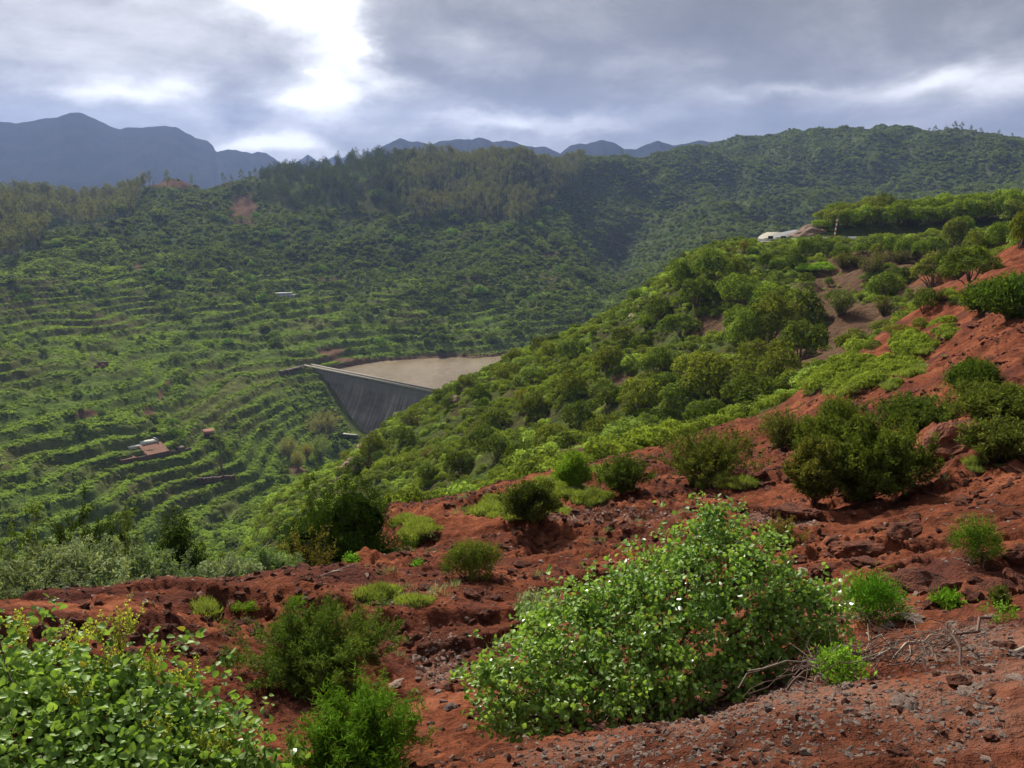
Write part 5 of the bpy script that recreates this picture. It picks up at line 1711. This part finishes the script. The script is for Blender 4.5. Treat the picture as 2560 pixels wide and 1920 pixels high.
G1 = 'heath shrubs on the red slope'
NP = [
    ('heath_shrub', 885, 340, 1186, 'tall dark glossy heath bush rising from behind the edge of the red slope', 15.6, None, 'round', 17000, .055, .35, (.42, .58, .36), 'heath'),
    ('heath_shrub', 800, 90, 1175, 'narrow dark shrub poking up behind the tall glossy heath bush', 17.5, None, 'heath', 2600, .05, .3, (.7, .85, .8), 'heath'),
    ('heath_shrub', 445, 150, 1262, 'upright dark green heath bush behind the silvery shrubs', 13.6, None, 'round', 14000, .05, .35, (.34, .44, .38), 'heath'),
    ('heath_shrub', 210, 180, 1300, 'dark heath shrub behind the leftmost silvery thicket', 15.0, None, 'heath', 14000, .05, .3, (.5, .65, .5), 'heath'),
    ('heath_shrub', 330, 130, 1310, 'small dark shrub wedged between two darker heath bushes', 15.0, None, 'heath', 11000, .05, .3, (.8, .85, .6), 'heath'),
    ('heath_shrub', 60, 150, 1330, 'mid green shrub half hidden at the far left behind silvery foliage', 15.5, None, 'heath', 11000, .05, .3, (.95, 1.1, .7), 'heath'),
    ('silver_shrub', 40, 280, 1405, 'silvery grey shrub, leftmost of the thicket behind the red edge', 12.4, None, 'heath', 12000, .06, .3, (.95, 1.0, .9), 'silver'),
    ('silver_shrub', 190, 280, 1392, 'silvery grey shrub with tall tips in the middle of the left thicket', 12.6, None, 'heath', 13000, .06, .3, (1.0, 1.05, .95), 'silver'),
    ('silver_shrub', 345, 220, 1400, 'silvery grey shrub at the right end of the left thicket', 12.5, None, 'heath', 12000, .06, .3, (.9, 1.05, .85), 'silver'),
    ('silver_shrub', 560, 170, 1418, 'loose silvery shrub between the upright dark bush and the red edge', 12.8, None, 'heath', 9000, .065, .3, (.95, 1.0, .95), 'silver'),
    ('silver_shrub', 655, 180, 1385, 'greener silvery shrub just left of the tall glossy heath bush', 13.4, None, 'heath', 12000, .06, .3, (.8, 1.0, .7), 'silver'),
    ('heath_shrub', 765, 170, 1345, 'brownish twiggy heath shrub at the foot of the tall glossy one', 14.6, None, 'heath', 3600, .05, .3, (1.5, 1.0, .8), 'heath'),
    ('heath_shrub', 510, 120, 1370, 'low dark shrub hiding the gap between the silvery shrubs', 14.6, None, 'heath', 2800, .05, .3, (.8, .9, .7), 'heath'),
    ('broom_shrub', 790, 350, 1545, 'wide feathery dark green broom in the middle of the red ground', None, 1700, 'heath', 16000, .040, .2, (.95, 1.1, .75), 'heath'),
    ('broom_shrub', 895, 290, 1770, 'bright ferny green broom at the bottom edge beside the leafy bush', None, 1960, 'heath', 15000, .028, .16, (1.05, 1.55, .6), 'heath'),
    ('heath_shrub', 1180, 128, 1365, 'small rounded heath shrub alone on the red ground left of the big bush', None, 1440, 'round', 5200, .04, .35, (1.2, 1.15, .85), 'heath'),
    ('heath_shrub', 1325, 145, 1210, 'rounded dark heath shrub standing in the bright grass patch', None, 1298, 'heath', 6500, .06, .3, (1, 1, .8), 'heath'),
    ('heath_shrub', 1432, 88, 1132, 'yellow-green upright shrub at the brink of the ravine', None, 1226, 'round', 4500, .07, .4, (1.7, 2.1, .9), 'heath'),
    ('heath_shrub', 1556, 125, 1145, 'dark heath shrub between the yellow-green shrub and the long low one', None, 1236, 'heath', 6500, .06, .3, (.9, 1, .75), 'heath'),
    ('heath_shrub', 1770, 250, 1085, 'long low heath shrub along the lip of the ravine', None, 1205, 'heath', 9000, .07, .3, (1.1, 1.0, .75), 'heath'),
    ('heath_shrub', 2150, 300, 1065, 'largest dark heath bush, spreading over the red slope with shadow beneath', None, 1250, 'heath', 26000, .07, .3, (.95, .95, .62), 'heath'),
    ('heath_shrub', 2035, 140, 1110, 'brownish left flank bush leaning against the largest heath bush', None, 1262, 'heath', 8000, .07, .3, (1.25, 1.0, .8), 'heath'),
    ('heath_shrub', 2090, 180, 1000, 'dark heath bush rising just behind the largest one', None, 1120, 'round', 12000, .08, .35, (1, 1, .7), 'heath'),
    ('heath_shrub', 1960, 120, 1030, 'grey twiggy shrub left behind the largest heath bush', None, 1130, 'heath', 4000, .08, .3, (1.5, 1.3, 1.2), 'heath'),
    ('heath_shrub', 2300, 230, 1000, 'long dark heath shrub on the upper red slope', None, 1072, 'heath', 8000, .1, .3, (.9, 1, .7), 'heath'),
    ('heath_shrub', 2430, 120, 925, 'small dark-topped heath shrub high on the red slope', None, 985, 'round', 5000, .1, .4, (.95, 1.1, .7), 'heath'),
    ('heath_shrub', 2500, 200, 970, 'olive heath shrub near the right edge above the stratified rock', None, 1060, 'heath', 8000, .09, .3, (1.2, 1.15, .85), 'heath'),
    ('heath_shrub', 2490, 150, 1060, 'rounded heath shrub at the right edge below the stratified rock', None, 1150, 'heath', 8000, .07, .3, (1.05, .95, .8), 'heath'),
    ('pine_sapling', 2435, 100, 1300, 'small bright green sapling with flat top on the red slope', None, 1398, 'round', 2200, .04, .25, (1.2, 1.6, .7), 'heath'),
    ('heath_shrub', 1955, 110, 1300, 'thin brown twiggy shrub right behind the top of the leafy bush', None, 1372, 'heath', 2200, .035, .3, (1.7, 1.0, .9), 'heath'),
    ('succulent_shrub', 2172, 120, 1462, 'vivid green narrow-leaved succulent shrub just right of the leafy bush', None, 1550, 'round', 1900, .055, .16, (1.0, 1.8, .6), 'heath'),
    ('fern', 2365, 70, 1478, 'little bright fern tucked between red rocks', None, 1520, 'heath', 500, .035, .3, (1.5, 2.2, .8), 'heath'),
    ('heath_shrub', 2500, 46, 1468, 'tiny dark twiggy shrub beside the split red boulder', None, 1515, 'heath', 1000, .025, .3, (1, .9, .8), 'heath'),
    ('umbrella_tree', 2520, 150, 705, 'flat-topped dark little tree at the right edge of the red slope', None, 800, 'round', 5000, .2, .4, (.8, 1.0, .7), 'heath'),
    ('umbrella_tree', 2455, 80, 725, 'smaller flat-topped tree left of its twin near the right edge', None, 778, 'round', 3000, .2, .4, (.9, 1.0, .7), 'heath'),
    ('sprout', 2105, 90, 1650, 'fresh pale green leafy sprout in front of the brushwood pile', None, 1708, 'round', 380, .035, .45, (2.0, 2.7, 1.2), 'heath'),
    ('sprout', 2490, 60, 1535, 'pale green seedling patch near the right edge on gravel', None, 1556, 'round', 200, .025, .45, (1.8, 2.5, 1.1), 'heath'),
    ('sprout', 882, 44, 1386, 'bright rosette sprout on the red edge below the tall glossy bush', None, 1404, 'heath', 300, .05, .3, (1.6, 2.6, .9), 'heath'),
    ('sprout', 1045, 36, 1400, 'small bright tuft right of the red edge rosette', None, 1415, 'heath', 260, .04, .3, (1.6, 2.6, .9), 'heath'),
    ('grey_shrub', 1350, 110, 1490, 'pale grey-green wormwood tucked behind the left shoulder of the leafy bush', None, 1580, 'heath', 2600, .03, .25, (1.3, 1.45, 1.3), 'silver'),
    ('grey_shrub', 1310, 120, 1760, 'pale grey-green wormwood at the lower left foot of the leafy bush', None, 1830, 'heath', 2600, .025, .25, (1.3, 1.45, 1.3), 'silver'),
    ('grass_tuft', 740, 50, 1490, 'round bright green tuft on the red ground left of the grassy patch', None, 1518, 'heath', 700, .025, .2, (1.9, 2.6, .8), 'heath'),
    ('grass_tuft', 625, 36, 1508, 'small bright tuft left of the round one on the red ground', None, 1526, 'heath', 400, .025, .2, (1.9, 2.6, .8), 'heath'),
    ('grass_tuft', 592, 36, 1508, 'paired yellowish tuft next to the small bright one', None, 1528, 'heath', 300, .025, .2, (1.9, 2.3, .8), 'heath'),
]
CATS = {'heath_shrub': 'shrub', 'silver_shrub': 'shrub', 'broom_shrub': 'shrub', 'pine_sapling': 'sapling', 'succulent_shrub': 'shrub', 'fern': 'fern', 'umbrella_tree': 'tree', 'sprout': 'plant', 'grey_shrub': 'shrub', 'grass_tuft': 'tuft'}
for i, (nm_, px_, w_, tp_, lb_, D_, bp_, kd_, nl_, lf_, asp_, col_, mt_) in enumerate(NP):
    near_plant(nm_, px_, w_, tp_, lb_, CATS[nm_], D_, bp_, kd_, nl_, lf_, 600 + i, asp_, color=col_, mat=mt_, nstem=60 if nl_ > 3000 else 24, up=.9 if mt_ == 'silver' else .6,
               grp={'heath_shrub': G1, 'silver_shrub': 'silvery shrubs along the red edge', 'broom_shrub': 'feathery brooms on the red ground'}.get(nm_))

# grass on the bright patches
gs = source('src_grass', [mk_mesh('grass', *[[g[0], [g[1]], [M['grass']]][j] for j in range(3)]) for g in [grass_geo(700 + s, 1.0, 1.1, 420, .06) for s in range(4)]])
x, y, z = sample(np.clip(patchm, 0, 1) ** 1.5 * (patchm > .12) * (GR < 44) * np.minimum(1, (12 / GR)) * sstep(-.35, .25, fbm(GX, GY, .8, 3, 641)), 3000, r4, .2)
scatter('grass', np.stack([x, y, z - .02], 1), r4.uniform(.04, .15, len(x)) * np.clip(np.hypot(x, y) / 13, 1, 2.2), gs, 'bright green grass in patches on the red ground', r4, .1)
dry = source('src_dry_grass', [mk_mesh('dry_grass', g[0], [g[1]], [M['silver']]) for g in [grass_geo(710 + s, 1.0, 1.0, 60, .05) for s in range(2)]])
x, y, z = sample((near > .6) * (GR > 7) * (GR < 60) * 1.0, 900, r4, .2)
k = fbm(x, y, 3, 3, 601) > .12
scatter('dry_grass', np.stack([x, y, z - .01], 1)[k], r4.uniform(.06, .16, k.sum()), dry, 'sparse grey green weeds between the clods', r4, .1)

# ------------------------------------------------------------------ rocks, clods and gravel
RM = {k: [rock_mesh(s, M[k], 24, 4, .68, .22, e_) for s, e_ in zip(rng_, (1.0, 1.2, 1.4, 1.1, 1.3))] for k, rng_ in (('red_rock', (801, 802, 803, 804, 805)), ('grey_rock', (811, 812, 813)), ('dark_rock', (821, 822, 823)), ('orange_rock', (831, 832)))}
RL = {'the leafy bush': (1600, 1600), 'the largest heath bush': (2150, 1150), 'the tall glossy heath bush': (880, 1300), 'the wide feathery broom': (790, 1620), 'the ferny broom': (890, 1850), 'the brushwood pile': (2150, 1680), 'the vivid succulent shrub': (2172, 1510),
      'the flat-topped sapling': (2435, 1350), 'the small lone heath shrub': (1180, 1400), 'the bright grass patch': (985, 1490), 'the lower right corner': (2500, 1880), 'the left flower-spiked bush': (400, 1700), 'the long low heath shrub': (1770, 1150), 'the right edge rocks': (2500, 1300), 'the silvery thicket': (250, 1500), 'the stratified rock': (2400, 1080)}
RCOL = {'red_rock': 'rough red', 'grey_rock': 'pale grey', 'dark_rock': 'dark grey', 'orange_rock': 'bright orange'}


def rock(px, py, w, kind='red_rock', sq=1.0, p=None, sink=.22, label=None, name='rock'):
    p = p or hit(px, py, 1.8, 130)
    if p is None: return
    s = w * p.length / F / (2.1 if w < 40 else 2.7)
    v_ = RM[kind][r4.randint(len(RM[kind]))]
    o = link(name, v_, None, p + Vector((0, 0, s * (.35 - sink) * sq)), r4.rand() * 6.28, (s, s, s * sq))
    o.rotation_euler = (r4.normal() * .25, r4.normal() * .25, r4.rand() * 6.28)
    if label: tag(o, label, 'rock', 'rocks on the red slope')
    else: later(o, f"{RCOL[kind]} {'boulder' if w > 60 else ('stone' if w > 26 else 'small stone')}", 'rock', 'rocks on the red slope', RL)


for t in [(1215, 1540, 75), (1240, 1500, 50), (1180, 1490, 55), (1030, 1490, 70), (1060, 1470, 45), (985, 1590, 60), (1010, 1565, 45), (1160, 1590, 50), (1230, 1610, 40), (1110, 1620, 36), (930, 1640, 46), (1990, 1285, 110), (2030, 1290, 60), (1930, 1290, 70), (2250, 1340, 120), (2200, 1330, 70),
          (2140, 1390, 190), (2180, 1420, 120), (2060, 1430, 90), (2110, 1480, 60), (2040, 1470, 50), (2290, 1470, 190), (2230, 1490, 120), (2350, 1480, 110), (2440, 1500, 70), (2480, 1480, 110), (2550, 1470, 130), (2330, 1520, 70), (2540, 1400, 80), (2440, 1460, 60), (1960, 1440, 50), (1990, 1400, 60), (2290, 1300, 60),
          (1740, 1130, 60), (1700, 1160, 50), (1850, 1195, 90), (1900, 1190, 60), (1880, 1110, 40), (1940, 1120, 70), (1960, 1105, 46), (2420, 1090, 60), (2370, 1120, 60), (2210, 1085, 60), (2250, 1070, 40), (330, 1640, 60), (500, 1630, 70), (560, 1640, 60), (440, 1620, 50), (180, 1560, 60), (160, 1590, 80), (100, 1580, 50), (340, 1590, 40), (210, 1520, 36), (250, 1510, 30),
          (610, 1560, 60), (575, 1590, 60), (640, 1580, 40), (940, 1720, 44), (1190, 1790, 60), (1120, 1720, 36), (2090, 1560, 60), (2520, 1620, 60), (2250, 1640, 40), (1850, 1690, 70), (2400, 1710, 80), (2460, 1680, 60), (2250, 1885, 70), (2480, 1850, 50), (1990, 1880, 60)]:
    rock(*t, sq=r4.uniform(.65, 1.0))
for t in [(2280, 1545, 70, 'grey_rock', .5), (2220, 1570, 34, 'dark_rock'), (2260, 1765, 90, 'grey_rock', .45), (2160, 1790, 50, 'grey_rock', .6), (2420, 1735, 66, 'grey_rock', .5), (2470, 1670, 60, 'grey_rock', .6), (2550, 1640, 60, 'dark_rock', .7), (2540, 1700, 50, 'grey_rock', .6), (2440, 1810, 44, 'dark_rock', .6), (2120, 1720, 36, 'grey_rock'), (2122, 1740, 28, 'grey_rock'),
          (2015, 1885, 36, 'grey_rock'), (1925, 1770, 30, 'dark_rock'), (2120, 1885, 40, 'dark_rock', .5), (2470, 1900, 40, 'grey_rock', .5), (1970, 1860, 26, 'grey_rock'), (2140, 1570, 60, 'orange_rock', .5), (990, 1710, 60, 'grey_rock', .4), (1095, 1730, 26, 'grey_rock'), (1110, 1755, 26, 'dark_rock'), (730, 1715, 18, 'dark_rock'), (1128, 1770, 32, 'dark_rock'), (1080, 1810, 26, 'dark_rock'), (1640, 1100, 24, 'dark_rock'), (2010, 1425, 40, 'grey_rock', .4), (2480, 1545, 36, 'grey_rock', .5), (2380, 1560, 40, 'grey_rock', .4), (2350, 1905, 34, 'grey_rock', .5), (1200, 1905, 26, 'dark_rock'), (1740, 1870, 24, 'grey_rock', .6), (1500, 1890, 24, 'grey_rock', .6), (1650, 1850, 20, 'dark_rock')]:
    rock(*t)
for i in range(165):
    zq = r4.rand()
    if i % 9 == 0: qx, qy, w, k_ = r4.uniform(2150, 2560), r4.uniform(760, 1060), r4.uniform(10, 30), 'red_rock'
    elif zq < .5: qx, qy, w, k_ = r4.uniform(900, 2560), r4.uniform(1180, 1620), r4.uniform(10, 34), 'red_rock'
    elif zq < .75: qx, qy, w, k_ = r4.uniform(1100, 2560), r4.uniform(1700, 1915), r4.uniform(9, 24), ['red_rock', 'grey_rock', 'dark_rock', 'grey_rock'][r4.randint(4)]
    else: qx, qy, w, k_ = r4.uniform(20, 1200), r4.uniform(1520, 1800), r4.uniform(10, 34), 'red_rock'
    rock(qx, qy, w, k_, r4.uniform(.6, 1.0))
o = link('stratified_rock', rock_mesh(870, M['red_rock'], 60, 4, .7, .20, 1.2), None, hit(2400, 1120, 10, 100), .6, (1.0, .7, .7))
tag(o, 'big sloping stratified red rock mass high on the right slope', 'rock')
if False: o = link('stratified_rock', rock_mesh(871, M['red_rock'], 50, 3, .8, .12, 1.2), None, hit(1200, 1330, 10, 60) or hit(1250, 1340, 10, 60), .3, (1.3, .8, .55))
peb = {k: source('src_' + k, [rock_mesh(900 + s, M[k], 12, 1, .65, .12) for s in range(4)]) for k in ('red_rock', 'grey_rock', 'dark_rock')}
wgt = (near > .5) * (GR > 2) * (GR < 45) / np.maximum(GR, 4) ** 1.35
x, y, z = sample(wgt, 34000, r4, .1)
cl_ = fbm(x, y, 2.2, 4, 621)
k = (cl_ + r4.normal(size=len(x)) * .25 > 0)
dist = np.hypot(x, y)
S = (.007 + .034 * r4.random_sample(len(x)) ** 3) * np.clip(dist / 6, .7, 3.4)
S *= np.where(r4.random_sample(len(x)) < .05, 1.7, 1)
scatter('clods', np.stack([x, y, z], 1)[k], S[k], peb['red_rock'], 'loose crumbly red clods scattered over the slope', r4, .5)
x, y, z = sample((grav + .03) * (near > .5) * (GR < 16) / np.maximum(GR, 3) ** 1.2, 16000, r4, .1)
S = (.0035 + .017 * r4.random_sample(len(x)) ** 3.5) * np.clip(np.hypot(x, y) / 4, .9, 2.5)
h_ = r4.random_sample(len(x)) < .55
scatter('gravel', np.stack([x, y, z], 1)[h_], S[h_], peb['grey_rock'], 'pale gravel strewn over the red roadside', r4, .5)
scatter('dark_gravel', np.stack([x, y, z], 1)[~h_], S[~h_] * .8, peb['dark_rock'], 'dark gravel strewn over the red roadside', r4, .5)

# brushwood pile
p = hit(2130, 1690, 3, 12)
bp = empty('brushwood_pile', p)
tag(bp, 'tangled pile of dead brown branches right of the leafy bush', 'brushwood')
for i in range(240):
    qx, qy = r4.uniform(1830, 2420), 0
    qy = np.interp(qx, [1830, 2000, 2250, 2420], [1720, 1700, 1655, 1620]) + r4.normal() * 14
    q_ = hit(qx, qy, 3, 12)
    if q_ is None: continue
    L = r4.uniform(.12, .42); a = r4.normal() * .5 + (.35 if r4.rand() < .8 else 1.6); up_ = abs(r4.normal()) * .22
    t_ = np.linspace(-.5, .5, 6)[:, None]
    d = np.array([math.cos(a), math.sin(a), up_ * (1 if r4.rand() < .7 else 2.5)])
    ln = np.array(q_ - p) + [0, 0, .03 + r4.rand() * .10] + d * L * t_ + r4.normal(size=(6, 3)) * .012
    ln[:, 2] += .05 * L - .22 * L * (t_[:, 0]) ** 2
    V_, F_ = tubes([ln], r4.uniform(.0016, .0045) if i > 5 else .006, .001 if i > 7 else .008, 5)
    link('branch', mk_mesh('branch', V_, [F_], [M['twig'] if r4.rand() < .85 else M['bark_pale']]), bp)
# dead branch on the left edge, weathered stick at the right edge
for (qx, qy, ln_, lb) in [(790, 1445, .5, 'bleached forked twig lying on the red edge'), (2520, 1640, .45, 'weathered grey stick leaning out of the rocks at the right edge')]:
    q_ = hit(qx, qy, 3, 20)
    Ls = [np.array([(0, 0, 0), (.4 * ln_, .05, .12 * ln_), (ln_, .1, .3 * ln_)]), np.array([(.4 * ln_, .05, .12 * ln_), (.7 * ln_, -.1, .3 * ln_)])]
    V_, F_ = tubes(Ls, .014, .005, 5)
    tag(link('dead_branch', mk_mesh('dead_branch', V_, [F_], [M['bark_pale']]), None, q_), lb, 'branch')
write_labels()
